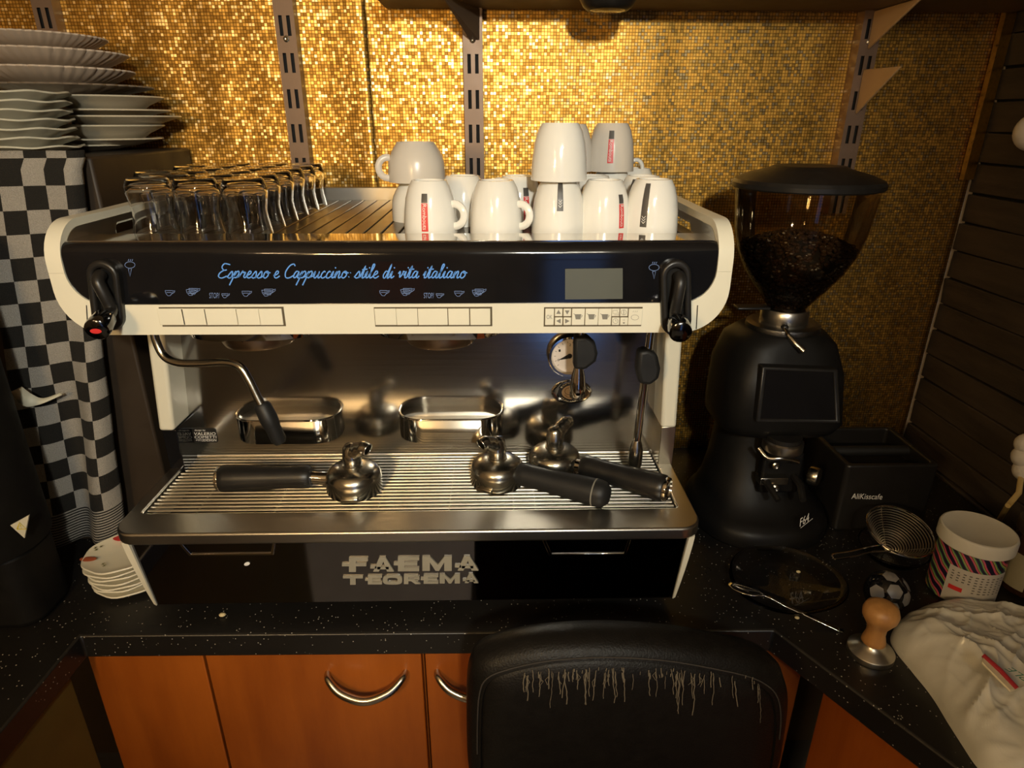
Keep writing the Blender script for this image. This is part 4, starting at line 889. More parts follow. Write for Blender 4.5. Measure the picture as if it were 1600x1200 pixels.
c = (T_[0]+T_[1]+T_[2])/3; b = B(); b.ribbon([c+V((-.006, -.0006, -.004)), c+V((.006, -.0006, -.004)), c+V((0, -.0006, .006)), c+V((-.006, -.0006, -.004))], .0016); v, f = textmesh('!'); b.add([(c.x-.0007+.0014*x, c.y-.0006, c.z-.003+.006*y) for x, y in v], f); b.build('warning_mark', mat('yellow_print', (.55, .45, .03), rough=.6), t, smooth=0)
# saucers
SAU = mat('cream_saucer', (.70, .66, .52), rough=.25, var=.04)
sz = ZC+.0004; sq = aZ(187, 905, ZC)
for i in range(7):
    cx = -.574+(.004 if i < 1 else 0)+[0, -.003, -.002, -.004, -.010, -.012, -.013][i]*.6; cy = .826+[0, .003, .001, .002, .004, .003, .005][i]
    t = thing('saucer', ('bottom saucer' if i == 0 else 'top saucer with red and green decoration' if i == 6 else ords[i]+' saucer from the bottom')+' of the stack beside the machine', 'saucer', (cx, cy, sz), (0, 0, i*.4), 'cream saucers beside the machine')
    r = .052; rf = lambda a, zz_: 1+.022*sin(7*a)*(zz_ > .004)
    B().lathe([(r*.6, 0), (r*.66, .001), (r*.95, .006), (r, .0085), (r-.001, .0105), (r*.9, .0088), (r*.6, .0048), (.001, .0046)], 42, rf=rf).build('dish', SAU, t, local=True, smooth=50)
    if i == 6:
        t.rotation_euler = (0, 0, 0)
        def deco(ang, rad, lx, ly, rot, m_, nm):
            mx = MX.Translation((rad*cos(R(ang)), rad*sin(R(ang)), .0103)) @ MX.Rotation(R(rot), 4, 'Z') @ MX.Rotation(-.12, 4, 'Y') @ MX.Diagonal((lx, ly, 1, 1)); B().lathe([(.001, .0008), (.8, .0006), (1, .0002)], 20, mx).build(nm, m_, t, local=True)
        deco(118, .040, .017, .0085, -28, REDP, 'red_petal'); deco(205, .043, .015, .006, -15, mat('rust_print', (.42, .10, .04), rough=.4), 'red_petal')
        b = B()
        for (dx, dy) in ((-.044, .010), (-.040, .005), (-.037, .013), (-.018, .045), (-.012, .040), (-.020, .038), (-.010, -.030), (-.006, -.034)):
            for k in range(3): a = R(40+50*k); b.ribbon([(dx-.003*cos(a), dy-.003*sin(a), .0104), (dx+.003*cos(a), dy+.003*sin(a), .0104)], .0009, V((0, 0, 1)))
        b.build('green_sprigs', mat('sprig_green', (.16, .17, .07), rough=.6), t, local=True, smooth=0)['kind'] = 'stuff'
    sz += .0066
# ================================================================== right side: grinder
gc = (.463, .992); GZ = ZC+.0004
GR = thing('coffee_grinder', 'tall black coffee grinder with a smoked bean hopper', 'grinder', (gc[0], gc[1], GZ))
def gpart(b, n, m, **k): return b.build(n, m, GR, local=True, **k)
def oval(rx, ry, z, cy=0., p=.8, n=40): return [(rx*math.copysign(abs(cos(a))**p, cos(a)), cy+ry*math.copysign(abs(sin(a))**p, sin(a)), z) for a in [2*pi*i/n for i in range(n)]]
def loft(b, rings, cap=True):
    n = len(rings[0]); v = [p for r in rings for p in r]; F = [(k*n+i, k*n+(i+1) % n, (k+1)*n+(i+1) % n, (k+1)*n+i) for k in range(len(rings)-1) for i in range(n)]
    if cap: F += [tuple(range(n))[::-1], tuple(range((len(rings)-1)*n, len(rings)*n))]
    return b.add(v, F)
gpart(loft(B(), [oval(.112, .115, 0), oval(.116, .118, .006), oval(.117, .118, .022), oval(.112, .112, .034), oval(.104, .102, .040, .006), oval(.090, .088, .060, .016), oval(.080, .075, .10, .024), oval(.073, .066, .15, .030), oval(.070, .062, .20, .032)]), 'base', BLKCOAT, smooth=60)
# head: wedge with the screen face
hd = loft(B(), [oval(.074, .060, .175, .028, .6), oval(.096, .086, .195, .004, .55), oval(.098, .092, .215, -.004, .5), oval(.094, .084, .290, .006, .5), oval(.082, .072, .335, .010, .6), oval(.066, .064, .352, .006, .8), oval(.058, .058, .356, .004, 1)]); gpart(hd, 'head', BLKCOAT, smooth=50)
def onhead(px, py, Yr): p = aY(px, py, gc[1]+Yr); return V((p.x-gc[0], Yr, p.z-GZ))
sc_ = [onhead(1190, 572, -.080), onhead(1308, 576, -.080), onhead(1312, 660, -.0975), onhead(1180, 658, -.0975)]
i_ = [sum(((p*.88+q_*.12) for p, q_ in ((s0, sum(sc_, V())/4),)), V()) for s0 in sc_]
b = B(); back = V((0, .012, 0)); fwd = V((0, -.004, 0))
b.add([p+fwd for p in sc_]+[p+fwd for p in i_]+[p+back for p in sc_]+[p+back for p in i_], [(0, 1, 5, 4), (1, 2, 6, 5), (2, 3, 7, 6), (3, 0, 4, 7), (0, 8, 9, 1), (1, 9, 10, 2), (2, 10, 11, 3), (3, 11, 8, 0), (4, 5, 13, 12), (5, 6, 14, 13), (6, 7, 15, 14), (7, 4, 12, 15)]); gpart(b, 'screen_bezel', BLKPL, bevel=.002)
b = B().poly([p+V((0, -.001, 0)) for p in i_]); gpart(b, 'screen', BLACKG, smooth=0)
# collar, ring and lever
CT = MX.Translation((.0, .002, 0))
gpart(B().lathe([(.056, .352), (.058, .356), (.057, .363), (.050, .366), (.046, .366)], 48, CT), 'adjusting_ring', mat('knurled_steel', (.22, .21, .19), metal=1, rough=.35, bump=.3, bscale=600))
gpart(B().lathe([(.036, .364), (.037, .366), (.037, .384), (.035, .387), (.030, .387)], 40, CT), 'collar', STEEL)
lv = [onhead(1226, 514, -.040), onhead(1232, 524, -.058), onhead(1244, 538, -.066), onhead(1256, 549, -.074)]
gpart(B().tube(lv, [.0042, .0035, .0045, .0050], 10), 'adjusting_lever', DULLM); gpart(B().ball(onhead(1226, 512, -.038), .006), 'lever_pivot', BLKPL)
gpart(B().box(-.083, -.030, -.014, .010, .3875, .3915), 'hopper_slide', BLKPL, bevel=.0015)
# hopper (clear smoked shell), beans, lid
hp_ = [(.030, .386), (.031, .392), (.040, .404), (.056, .424), (.074, .450), (.087, .478), (.095, .510), (.099, .545), (.102, .577)]
HS = gpart(B().surf(hp_, 56), 'hopper', SMOKE, smooth=60); HS['label'] = 'smoked clear bean hopper'
gpart(B().lathe([(.104, .572), (.1065, .574), (.107, .580), (.104, .585), (.085, .593), (.058, .600), (.050, .604), (.040, .6045), (.001, .600)], 56), 'lid', BLKPL, smooth=35)
core = [(max(.001, r-.008), z) for r, z in hp_ if z < .480]
gpart(B().surf([(.001, .388)]+core+[(.070, .487), (.040, .500), (.001, .506)], 40), 'bean_core', mat('bean_dark', (.008, .005, .003), rough=.8))
bn = [(sin(pi*i/4), -cos(pi*i/4)) for i in range(5)]; b = B(); rnd = random.Random(3)
def bean(p):
    m = MX.Translation(p) @ MX.Rotation(rnd.uniform(0, 6.3), 4, 'Z') @ MX.Rotation(rnd.uniform(0, 6.3), 4, 'X') @ MX.Diagonal((.0048, .0034, .0026, 1)); b.lathe([(max(r, 1e-4), z) for r, z in bn], 6, m)
for k in range(1300):
    z = .392+.094*rnd.random()**.75; r = 0
    for (r0, z0), (r1, z1) in zip(hp_[:-1], hp_[1:]):
        if z0 <= z <= z1: r = r0+(r1-r0)*(z-z0)/(z1-z0)
    a = rnd.uniform(0, 2*pi); r = r-.0055-rnd.random()*.004; bean((r*cos(a), r*sin(a), z))
for k in range(520):
    r = .080*math.sqrt(rnd.random()); a = rnd.uniform(0, 2*pi); bean((r*cos(a), r*sin(a), .508-.022*(r/.08)**1.6+rnd.uniform(-.002, .003)))
bo = gpart(b, 'coffee_beans', BEAN, smooth=0); bo['kind'] = 'stuff'; bo['label'] = 'dark roasted coffee beans'
# dosing spout ring, fork and knob
rg = onhead(1223, 694, -.085)
gpart(B().lathe([(.030, -.008), (.031, -.006), (.031, .007), (.028, .009), (.025, .006), (.024, -.008)], 40, MX.Translation(rg)), 'dosing_ring', STEEL)
gpart(B().lathe([(.019, -.022), (.027, -.004), (.027, .016)], 32, MX.Translation(rg)), 'dosing_cone', BLKPL)
hk = [onhead(1185, 700, -.085), onhead(1200, 716, -.098), onhead(1225, 716, -.104), onhead(1247, 722, -.098)]
gpart(B().tube(spline(hk, 5), .0038, 10), 'fork', DULLM)
for s in (-1, 1): gpart(B().tube([V((s*.022, -.06, .125)), V((s*.026, -.10, .118)), V((s*.020, -.128, .108))], [.006, .006, .005], 8), 'fork_arm', BLKPL)
gpart(B().box(-.030, .036, -.078, -.058, .090, .165), 'fork_mount', BLKMT, bevel=.004)
pl = onhead(1209, 752, -.088); gpart(B().box(pl.x-.024, pl.x+.022, -.092, -.070, pl.z-.005, pl.z+.008), 'fork_plate', DULLM, bevel=.001)
for (x, y) in ((1211, 727), (1211, 762)):
    p = onhead(x, y, -.094); gpart(B().lathe([(.0055, 0), (.006, .003), (.004, .0045), (.0015, .003)], 16, MX.Translation(p) @ MX.Rotation(pi/2, 4, 'X')), 'bolt', SATIN)
kn = onhead(1275, 746, -.050); gpart(B().lathe([(.0085, 0), (.0150, .001), (.0160, .004), (.0160, .014), (.0145, .017), (.001, .0172)], 32, MX.Translation(kn+V((-.008, .010, 0))) @ V((.72, -.69, .05)).to_track_quat('Z', 'Y').to_matrix().to_4x4()), 'knob', SATIN)
v, f = textmesh('F64'); b = B(); P0, P1, P2 = onhead(1248, 821, -.1125), onhead(1262, 812, -.108), onhead(1249, 808, -.111)
b.add([P0+(P1-P0)*x+(P2-P0)*y+V((0, -.004, 0)) for x, y in v], f); b.ribbon([onhead(1251, 825, -.1165), onhead(1270, 810, -.112)], .0008); gpart(b, 'model_lettering', WHITEP, smooth=0)
# thin wire hoop caught on the lid
# ---- knock box
kx0, kx1, ky0, ky1 = .586, .745, .935, 1.085; KZ = ZC+.0004; kz1 = aY(1430, 727, ky0).z
KB = thing('knock_box', 'black knock-out box with white lettering beside the grinder', 'knock box', ((kx0+kx1)/2, (ky0+ky1)/2, KZ))
o = rrect(kx0, kx1, ky0, ky1, .008, 5); i_ = rrect(kx0+.010, kx1-.010, ky0+.010, ky1-.010, .006, 5)
B().ring(o, i_, KZ, kz1, 'z').build('shell', BLKPL, KB, bevel=.003, bseg=3); B().box(kx0+.009, kx1-.009, ky0+.009, ky1-.009, KZ, kz1-.03).build('insert', BLKMT, KB)
b = B(); v, f = textmesh('AliKisscafe'); b.add([aY(1330+48*x+2*y, 779.5-8.5*y+1.0*x, ky0-.0006) for x, y in v], f); b.build('lettering', WHITEP, KB, smooth=0)
B().tube([(kx0+.01, (ky0+ky1)/2, kz1-.012), (kx1-.01, (ky0+ky1)/2, kz1-.012)], .009, 14).build('knock_bar', RUBBER, KB)
# ---- strainer resting in a glass bowl
SY = .852; sc0 = aY(1407, 829, SY); srz = sc0.z
gb = thing('glass_bowl', 'clear glass bowl under the wire strainer', 'bowl', (sc0.x-.004, SY, ZC+.0004))
hb = srz-ZC-.030
B().lathe([(.026, 0), (.030, .002), (.044, hb*.5), (.052, hb*.95), (.053, hb), (.051, hb), (.0495, hb*.93), (.042, hb*.5), (.026, .006), (.001, .005)], 40).build('glass', GLASS, gb, local=True, smooth=60)
ST = thing('wire_strainer', 'conical wire strainer with a wire handle lying in the glass bowl', 'strainer', (sc0.x, SY, srz), (R(17), R(3), 0))
def ringp(r, z, n=36): return [(r*cos(2*pi*i/n), r*sin(2*pi*i/n), z) for i in range(n)]
B().tube(ringp(.051, 0, 44), .0016, 8, closed=True).build('rim', CHROME, ST, local=True)
for k in range(17):
    f_ = k/17; B().tube(ringp(.0490*(1-f_)+.002, -.002-.050*f_, 32), .0009, 5, closed=True).build('wire_ring', MATS['rod_steel'], ST, local=True)
for a in (100, 205, 320): B().tube([(.0505*cos(R(a)), .0505*sin(R(a)), -.0005), (.002*cos(R(a)), .002*sin(R(a)), -.053)], .0010, 6).build('rib', CHROME, ST, local=True)
B().tube(spline([(-.045, -.030, 0), (-.064, -.034, .001), (-.100, -.044, .0), (-.130, -.050, 0), (-.1335, -.055, 0), (-.130, -.059, 0), (-.100, -.053, 0), (-.066, -.044, .001), (-.036, -.041, 0)], 5), .0014, 7).build('handle', CHROME, ST, local=True)
# ---- jar with white lid and bright label
jt = aY(1530, 826, .776); jx, jy = jt.x, .776; jz1 = jt.z; JZ = ZC+.0004; jh = jz1-JZ; jr = .046
JR = thing('jar', 'jar with white screw lid and a bright painted label', 'jar', (jx, jy, JZ))
def jarpaint():
    m, n, l, p = nodes('painted_label'); tc = n.new('ShaderNodeTexCoord'); wv = n.new('ShaderNodeTexWave'); mp = n.new('ShaderNodeMapping'); mp.inputs['Rotation'].default_value = (0, R(40), R(20)); l.new(tc.outputs['Object'], mp.inputs[0])
    wv.inputs['Scale'].default_value = 16; wv.inputs['Distortion'].default_value = 3; wv.inputs['Detail'].default_value = 2; l.new(mp.outputs[0], wv.inputs[0])
    cr = n.new('ShaderNodeValToRGB'); e = cr.color_ramp.elements; cr.color_ramp.interpolation = 'CONSTANT'
    cols = [(.015, .012, .03), (.50, .06, .20), (.62, .16, .06), (.05, .03, .12), (.42, .40, .04), (.08, .28, .16), (.02, .015, .03)]
    e[0].color = cols[0]+(1,); e[1].position = .9; e[1].color = cols[6]+(1,)
    for i in range(1, 6): q = e.new(.15*i); q.color = cols[i]+(1,)
    l.new(wv.outputs['Fac'], cr.inputs[0]); l.new(cr.outputs[0], p.inputs['Base Color']); p.inputs['Roughness'].default_value = .3; return m
JP = jarpaint()
B().lathe([(jr*.9, 0), (jr*.97, .003), (jr*.97, jh-.03), (jr*.9, jh-.022), (jr*.9, jh-.004)], 40).build('body', JP, JR, local=True)
B().lathe([(jr*1.06, jh-.021), (jr*1.08, jh-.020), (jr*1.08, jh-.004), (jr*1.05, jh-.0005), (jr*1.0, jh+.0005), (jr*.93, jh-.0008), (.001, jh-.0014)], 48).build('lid', mat('white_lid', (.60, .59, .52), rough=.45, var=.05, nscale=70), JR, local=True, smooth=35)
def jarpatch(a0, a1, z0, z1, m_, nm, dr=.0006):
    k = 12; v = [((jr*.97+dr)*cos(R(a0+(a1-a0)*i/k)), (jr*.97+dr)*sin(R(a0+(a1-a0)*i/k)), z) for z in (z0, z1) for i in range(k+1)]
    return B().add(v, [(i, i+1, k+2+i, k+1+i) for i in range(k)]).build(nm, m_, JR, local=True)
jarpatch(-157, -55, .004, jh-.048, mat('label_paper', (.50, .48, .44), rough=.55), 'text_label')
b = B()
for k in range(7):
    z = jh-.056-.0045*k
    for i in range(10):
        if k > 3 and i < 4: continue
        a = R(-151+9.2*i); a2 = a+R(5.2*rnd.uniform(.6, 1)); r = jr*.97+.0012; b.add([(r*cos(a), r*sin(a), z), (r*cos(a2), r*sin(a2), z), (r*cos(a2), r*sin(a2), z+.0014), (r*cos(a), r*sin(a), z+.0014)], [(0, 1, 2, 3)])
b.build('small_print', DGREYP, JR, local=True, smooth=0)['kind'] = 'stuff'
jarpatch(-150, -128, jh-.086, jh-.079, REDP, 'red_mark', .0012)
# ---- brown jar with yellow label at the frame edge
bj = aZ(1612, 925, ZC); 
BJ = thing('jar', 'dark brown jar with a yellow and black label at the plank wall', 'jar', (bj.x, bj.y+.01, ZC+.0004))
B().lathe([(.036, 0), (.039, .004), (.039, .082), (.034, .095), (.034, .100)], 36).build('body', mat('brown_glass', (.035, .015, .006), rough=.12), BJ, local=True)
B().lathe([(.036, .0985), (.0375, .100), (.0375, .116), (.036, .118), (.001, .118)], 36).build('lid', mat('brown_lid', (.03, .02, .012), rough=.4), BJ, local=True)
for a0, a1, z0, z1, c_ in ((-200, -140, .012, .070, (.30, .27, .18)), (-138, -60, .035, .075, (.62, .33, .02)), (-138, -60, .012, .034, (.05, .02, .01)), (-125, -100, .018, .034, (.55, .54, .48))):
    k = 10; r = .0394 if c_[0] < .5 else .0398
    B().add([(r*cos(R(a0+(a1-a0)*i/k)), r*sin(R(a0+(a1-a0)*i/k)), z) for z in (z0, z1) for i in range(k+1)], [(i, i+1, k+2+i, k+1+i) for i in range(k)]).build('label_panel', mat('lab%d%d' % (a0, int(z0*1000)), c_, rough=.4), BJ, local=True)
# ---- tamper
tp = aZ(1360, 1018, ZC+.004)
TP = thing('tamper', 'coffee tamper with a turned wooden handle and steel foot', 'tamper', (tp.x, tp.y, ZC+.0004), (0, 0, 0))
B().lathe([(.0285, 0), (.029, .001), (.029, .008), (.0275, .0095), (.018, .0135), (.0125, .0185), (.012, .020)], 40).build('foot', STEEL, TP, local=True, smooth=30)
B().lathe([(.0128, .0195), (.0150, .022), (.0142, .027), (.0118, .036), (.0122, .047), (.0165, .055), (.0212, .063), (.0222, .071), (.0195, .079), (.012, .0835), (.001, .0845)], 36).build('handle', HWOOD, TP, local=True, smooth=60)
# ---- black ball with grey hexagons
bp_ = aZ(1402, 950, ZC+.02); BL = thing('ball', 'small black ball with grey hexagon patches beside the tamper', 'ball', (bp_.x-.006, bp_.y+.022, ZC+.0004))
br_ = .030; B().ball((0, 0, br_), br_, 28, 18).build('shell', BLACKG, BL, local=True)
for (a, e_) in ((-100, 40), (-150, 22), (-60, 14), (-115, 85), (-20, 40), (-105, -8)):
    dd = V((cos(R(a))*cos(R(e_)), sin(R(a))*cos(R(e_)), sin(R(e_)))); qm = dd.to_track_quat('Z', 'Y').to_matrix().to_4x4(); v = []
    for k in range(24): h_ = .0105*(cos(R(30))/cos(R((15*k) % 60-30))); q = qm @ V((h_*cos(R(15*k)), h_*sin(R(15*k)), 0)); v.append(V((0, 0, br_))+(dd*br_*.93+q).normalized()*(br_+.0007))
    v += [V((0, 0, br_))+((p-V((0, 0, br_))).normalized()+dd).normalized()*(br_+.0007) for p in v]
    cc = V((0, 0, br_))+dd*(br_+.0008); B().add([cc]+v, [(0, 25+k, 25+(k+1) % 24) for k in range(24)]+[(1+k, 1+(k+1) % 24, 25+(k+1) % 24, 25+k) for k in range(24)]).build('hexagon_patch', mat('hex_grey', (.20, .19, .18), rough=.4), BL, local=True, smooth=60)
# ---- glass dish in front of the grinder, spoon and crumbs
gd = (.442, .795); GD = thing('glass_dish', 'shallow clear glass dish in front of the grinder', 'dish', (gd[0], gd[1], ZC+.0004))
rfd = lambda a, z: 1+.05*cos(2*a-.6)+.03*cos(3*a+1)
B().lathe([(.050, 0), (.055, .001), (.076, .009), (.084, .012), (.085, .0135), (.083, .014), (.074, .0115), (.054, .0038), (.001, .0034)], 56, rf=rfd).build('glass', GLASS, GD, local=True, smooth=60)
s0, s1, s2 = aZ(1158, 918, ZC+.024), aZ(1192, 940, ZC+.02), aZ(1318, 986, ZC+.003)
dv = (s2-s0); an = math.atan2(dv.y, dv.x); 
SPN = thing('teaspoon', 'steel teaspoon propped on the rim of the glass dish', 'spoon', (s0.x, s0.y, s0.z), (0, 0, an))
L_ = math.hypot(dv.x, dv.y); rows = []
b = B(); nst = 22
for i in range(nst+1):
    k = i/nst; x = -.018+(L_+.018)*k
    if x < .030: q = (x-.006)/.024; wd_ = .0115*math.sqrt(max(.02, 1-q*q)) if abs(q) < 1 else .0022; zc_ = .0
    else: wd_ = .0024+.0022*((x-.03)/(L_-.03))**2; zc_ = 0
    zb = .004*sin(min(1, max(0, (x-.02)/.04))*pi)*.6+(s2.z-s0.z)*max(0, (x-.02)/(L_-.02)); sag = .0035*max(0, 1-((x-.006)/.024)**2)
    for j in range(5): u = -1+.5*j; rows.append((x, wd_*u, zb-sag*(1-u*u)))
F = [(5*i+j, 5*i+j+1, 5*i+6+j, 5*i+5+j) for i in range(nst) for j in range(4)]
b.add(rows, F).build('spoon', CHROME, SPN, local=True, smooth=80, solid=.0012)
for (px, py, z_), lb in (((1245, 967, ZC), 'pale crumb on the worktop by the spoon'), ((1247, 895, ZC+.0045), 'pale crumb in the glass dish'), ((63, 933, ZC), 'pale flake lying on the worktop at the left'), ((348, 963, ZC), 'brown crumb in front of the machine')):
    p = aZ(px, py, z_); r = .0035 if px > 400 else .005
    tag(B().ball((p.x, p.y, z_+r*.5+.0005), (r, r*.8, r*.5), 10, 6).build('crumb', mat('crumb', (.62, .52, .30), rough=.7)), lb, 'crumb')
# ---- white plastic bag
def bag():
    t = thing('plastic_bag', 'crumpled white plastic carrier bag on the right worktop', 'bag', tuple(aZ(1560, 1080, ZC+.0004)))
    outl = [(1392, 1005), (1404, 975), (1445, 958), (1482, 955), (1530, 958), (1585, 965), (1640, 985), (1690, 1050), (1700, 1150), (1660, 1230), (1600, 1250), (1550, 1225), (1500, 1160), (1460, 1095), (1425, 1050)]
    P_ = [aZ(x, y, ZC) for x, y in outl]; P_ = [V((min(p.x, XR_-.02), p.y, 0)) for p in P_]
    n = 150; per = []
    for i in range(n):
        f_ = i/n*len(P_); k = int(f_); u = f_-k; a, b_, c, d = P_[k-1], P_[k], P_[(k+1) % len(P_)], P_[(k+2) % len(P_)]
        per.append(.5*((2*b_)+(c-a)*u+(2*a-5*b_+4*c-d)*u*u+(3*b_-a-3*c+d)*u**3))
    c = sum(P_, V())/len(P_)+V((.0, .02, 0)); m = 64; b = B(); v = []
    def ridge(x, y, s, o): return 1-abs(NZ.noise((x*s, y*s, o)))*2
    for k in range(m+1):
        s = 1-k/m
        for p in per:
            q = c+(p-c)*s; dome = (1-s**3.2)**.55
            wx, wy = q.x+.035*NZ.noise((q.x*6, q.y*6, 21)), q.y+.035*NZ.noise((q.x*6, q.y*6, 31))
            ua, ub = wx*.80+wy*.60, -wx*.60+wy*.80
            def rdg(a, b_, o_): return (1-abs(NZ.noise((a, b_, o_)))*1.9)
            h = .060*dome*(.80+.35*NZ.noise((q.x*8, q.y*8, 4)))
            h += dome*(.010*rdg(ua*6, ub*15, 3)**3+.007*rdg(ua*20, ub*9, 13)**3+.0035*rdg(ua*14, ub*40, 6)**3+.002*rdg(ua*60, ub*30, 16)**3)
            o = .006*NZ.noise((q.x*20, q.y*20, 8))*(1-s*.6)
            v.append((q.x+o, q.y+.6*o, ZC+.0005+max(0, h)))
    F = [(k*n+i, k*n+(i+1) % n, (k+1)*n+(i+1) % n, (k+1)*n+i) for k in range(m) for i in range(n)]
    b.add(v, F); b.build('film', mat('white_polythene', (.58, .58, .53), rough=.26, var=.06, nscale=14, coat=.3, bump=.35, bscale=45), t, smooth=50)
    return v
bagv = bag()
def bagz(x, y): return max((p[2] for p in bagv if (p[0]-x)**2+(p[1]-y)**2 < .012**2), default=ZC)
def onbag(px, py, lift=.002):
    z = ZC+.06
    for _ in range(12): p = aZ(px, py, z); z = .5*z+.5*bagz(p.x, p.y)
    p = aZ(px, py, z); return V((p.x, p.y, z+lift))
q0, q1, q2 = onbag(1532, 1036, .008), onbag(1584, 1088, .008), onbag(1600, 1075, .008)
dx = (q1-q0); wv_ = V((dx.y, -dx.x, .25*dx.length)).normalized()*.013
PKT = thing('packet', 'white sachet with a red edge half inside the plastic bag', 'packet', tuple(q0))
b = B(); pts = [q0, q1, q1+wv_*1.0, q0+dx*.15+wv_]; pts2 = [p+V((0, 0, .003)) for p in pts]; b.add(pts+pts2, [(0, 1, 2, 3), (7, 6, 5, 4), (0, 4, 5, 1), (1, 5, 6, 2), (2, 6, 7, 3), (3, 7, 4, 0)]); b.build('sachet', mat('sachet_cream', (.75, .68, .48), rough=.5), PKT, bevel=.001)
B().tube([q0+V((0, 0, .004)), (q0+q1)/2+V((.001, 0, .005)), q1+V((0, 0, .004))], .0028, 8).build('red_edge', mat('dark_red', (.32, .02, .03), rough=.35), PKT)
# printed letters on the bag
v, f = textmesh('PLE'); a_, b_, c_ = onbag(1606, 1078, .003), onbag(1578, 1052, .003), onbag(1592, 1082, .003)
mxz = max(a_.z, b_.z, c_.z)+.0060; b = B(); b.add([V((*(a_+(b_-a_)*x+(c_-a_)*y).xy, mxz)) for x, y in v], f)
ob = b.build('bag_print', mat('teal_print', (.06, .22, .16), rough=.5), bpy.data.objects['plastic_bag'], smooth=0)
# ---- white balls on a cream stem in the corner, white globe on the plank wall
wb_ = aX(1597, 735, .86)
WS = thing('dried_stem', 'cream stem with white cotton balls leaning against the plank wall', 'decoration', tuple(aZ(1560, 815, ZC+.0004)))
s_a = V(WS['o']); B().tube([s_a, aX(1575, 790, .80), aX(1592, 770, .83), wb_], .0042, 8).build('stem', mat('cream_stem', (.50, .38, .16), rough=.6), WS)
for (px, py, X_) in ((1603, 735, .862), (1601, 714, .858), (1606, 695, .860)): p = aX(px, py, X_); B().ball(p, .019, 16, 10).build('cotton_ball', mat('cotton_white', (.62, .60, .56), rough=.9, bump=.4, bscale=150), WS)
gl = aX(1618, 206, .862); WG = thing('wall_globe', 'white globe fixed to the plank wall near the top', 'decoration', (gl.x, gl.y, gl.z-.03))
B().ball((gl.x, gl.y, gl.z), .030, 24, 14).build('globe', mat('opal_white', (.66, .64, .62), rough=.4), WG); B().tube([(gl.x, gl.y, gl.z), (XR_-.001, gl.y, gl.z)], .008, 10).build('mount', SATIN, WG)
# ---- office chair in front of the counter
CHY = .555; CH = thing('office_chair', 'black leather office chair with cracked backrest pushed to the counter', 'chair', (.152, .30, FL+.0004))
Lp = [(728, 1200), (727, 1120), (730, 1068), (742, 1044), (775, 1030), (830, 1018), (900, 1012), (970, 1011), (1050, 1016), (1120, 1026), (1180, 1038), (1215, 1052), (1236, 1075), (1240, 1120), (1228, 1200)]
pp = [aY(x, y, CHY) for x, y in Lp]; ol = [(p.x, p.z) for p in spline([V((q.x, 0, q.z)) for q in pp], 4) for p in (p,)] if False else [(p.x, p.z) for p in spline([V((q.x, 0, q.z)) for q in pp], 4)]
zb = FL+.50; ol = ol+[(ol[-1][0]-.02, zb+.05), (ol[-1][0]-.06, zb), (ol[0][0]+.06, zb), (ol[0][0]+.02, zb+.05)]
cxx = sum(p[0] for p in ol)/len(ol); czz = (max(p[1] for p in ol)+zb)/2
def shrink(L, d): return [(x-d*(1 if x > cxx else -1)*min(1, abs(x-cxx)/.12), z-d*(1 if z > czz else -1)*min(1, abs(z-czz)/.12)) for x, z in L]
rgs = [[(x, CHY+.055, z) for x, z in shrink(ol, .012)], [(x, CHY+.045, z) for x, z in shrink(ol, .003)], [(x, CHY+.030, z) for x, z in ol], [(x, CHY+.012, z) for x, z in shrink(ol, .002)], [(x, CHY+.002, z) for x, z in shrink(ol, .010)], [(x, CHY-.002, z) for x, z in shrink(ol, .018)], [(x, CHY+.0005, z) for x, z in shrink(ol, .0195)], [(x, CHY-.003, z) for x, z in shrink(ol, .022)], [(x, CHY-.008, z) for x, z in shrink(ol, .045)], [(x, CHY-.010, z) for x, z in shrink(ol, .08)]]
bk = loft(B(), rgs).build('backrest', LEATHER, CH, smooth=60)
b = B(); seam = shrink(ol, .014); pts = [(x, CHY-.0016, z) for x, z in seam[2:54]]; b.tube(pts, .0009, 5); b.build('stitching', mat('thread', (.03, .025, .02), rough=.8), CH)
b = B(); rc = random.Random(11)
def crk(pts, wd):
    P_ = []
    for x, y in pts:
        d = (y-1011-((x-960)/250)**2*22)*.00083; yo = .002 if d < .022 else .003+.005*(d-.022)/.023 if d < .045 else .008+.002*min(1, (d-.045)/.035)
        P_.append(aY(x, y, CHY-yo-.0013))
    b.ribbon(P_, wd)
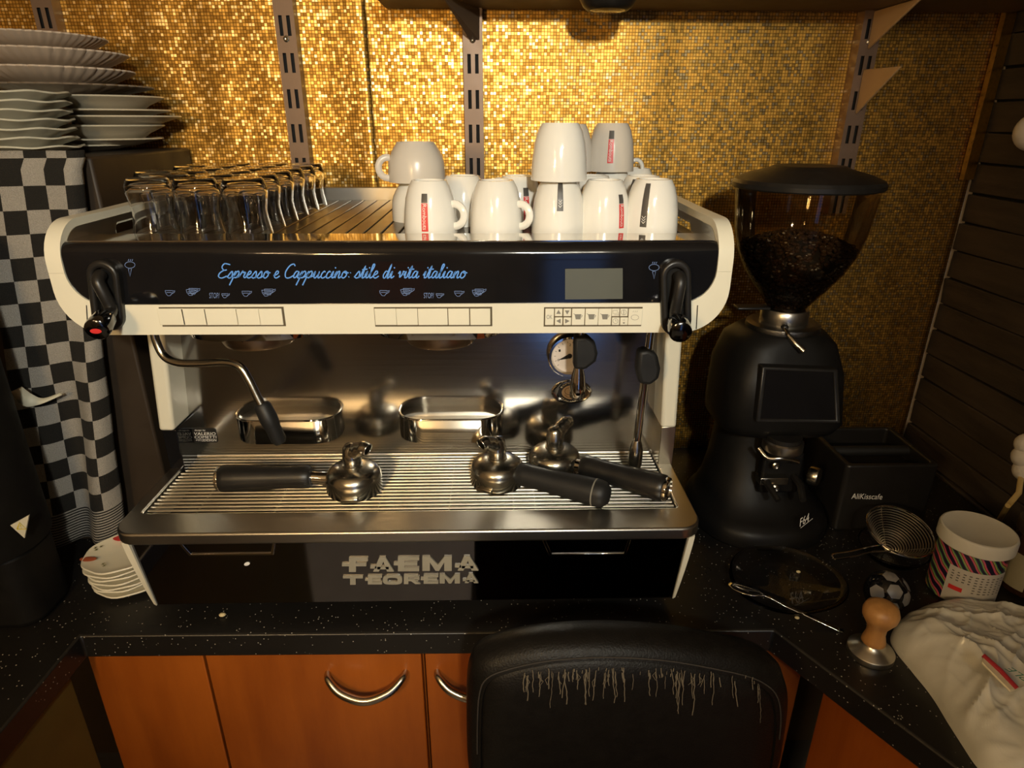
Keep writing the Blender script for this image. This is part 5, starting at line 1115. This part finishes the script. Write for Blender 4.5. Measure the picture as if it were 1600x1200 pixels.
for i in range(95):
    px = rc.gauss(985, 105); 
    if not 815 < px < 1190: continue
    top_ = 1041+((px-960)/250)**2*18; py = top_+rc.uniform(0, 14); ln = rc.choice((8, 14, 20, 30, 45, 60))*rc.uniform(.6, 1.1); pts = []; y = py
    while y < py+ln: pts.append((px, y)); y += 5; px += rc.uniform(-1.3, 1.3)
    if len(pts) > 1: crk(pts, rc.uniform(.0006, .0013))
    if rc.random() < .3 and len(pts) > 3: crk([pts[1], (pts[1][0]+rc.uniform(-6, 6), pts[1][1]+6), (pts[1][0]+rc.uniform(-6, 6), pts[1][1]+14)], .0007)
ck = b.build('leather_cracks', CRACK, CH, smooth=0); ck['kind'] = 'stuff'
B().prism(rrect(-.07, .375, .06, CHY-.03, .06), FL+.43, FL+.52, 'z').build('seat', LEATHER, CH, bevel=.02, bseg=3)
B().box(.125, .18, CHY-.05, CHY+.075, FL+.40, FL+.425).box(.125, .18, CHY+.058, CHY+.075, FL+.40, FL+.75).build('back_bracket', BLKPL, CH)
B().lathe([(.03, FL+.06), (.03, FL+.2), (.018, FL+.2), (.018, FL+.43)], 20, MX.Translation((.152, .30, 0))).build('gas_column', BLKPL, CH)
for k in range(5):
    a = R(90+72*k); e = V((.152+.24*cos(a), .30+.24*sin(a), FL+.065)); B().tube([(.152, .30, FL+.10), e], [.022, .014], 8).build('base_leg', BLKPL, CH); B().ball((e.x, e.y, FL+.0265), .0255, 14, 8).build('castor', BLKPL, CH)
# ---- table with a box behind the viewer, seen only in the polished metal
TBL = thing('side_table', 'plain pale table by the far wall behind the viewer', 'table', (-.35, -1.9, FL+.0004))
B().box(-.95, .0, -2.3, -1.55, FL+.70, FL+.74).build('table_top', mat('table_pale', (.34, .30, .25), rough=.5), TBL, bevel=.004)
for x in (-.91, -.04):
    for y in (-2.26, -1.59): B().box(x-.02, x+.02, y-.02, y+.02, FL+.0006, FL+.70).build('leg', MATS['table_pale'], TBL)
CB = tag(B().box(-.62, -.36, -1.95, -1.70, FL+.7405, FL+.96).build('cardboard_box', mat('orange_carton', (.50, .16, .06), rough=.6)), 'orange and white carton on the pale table', 'box')
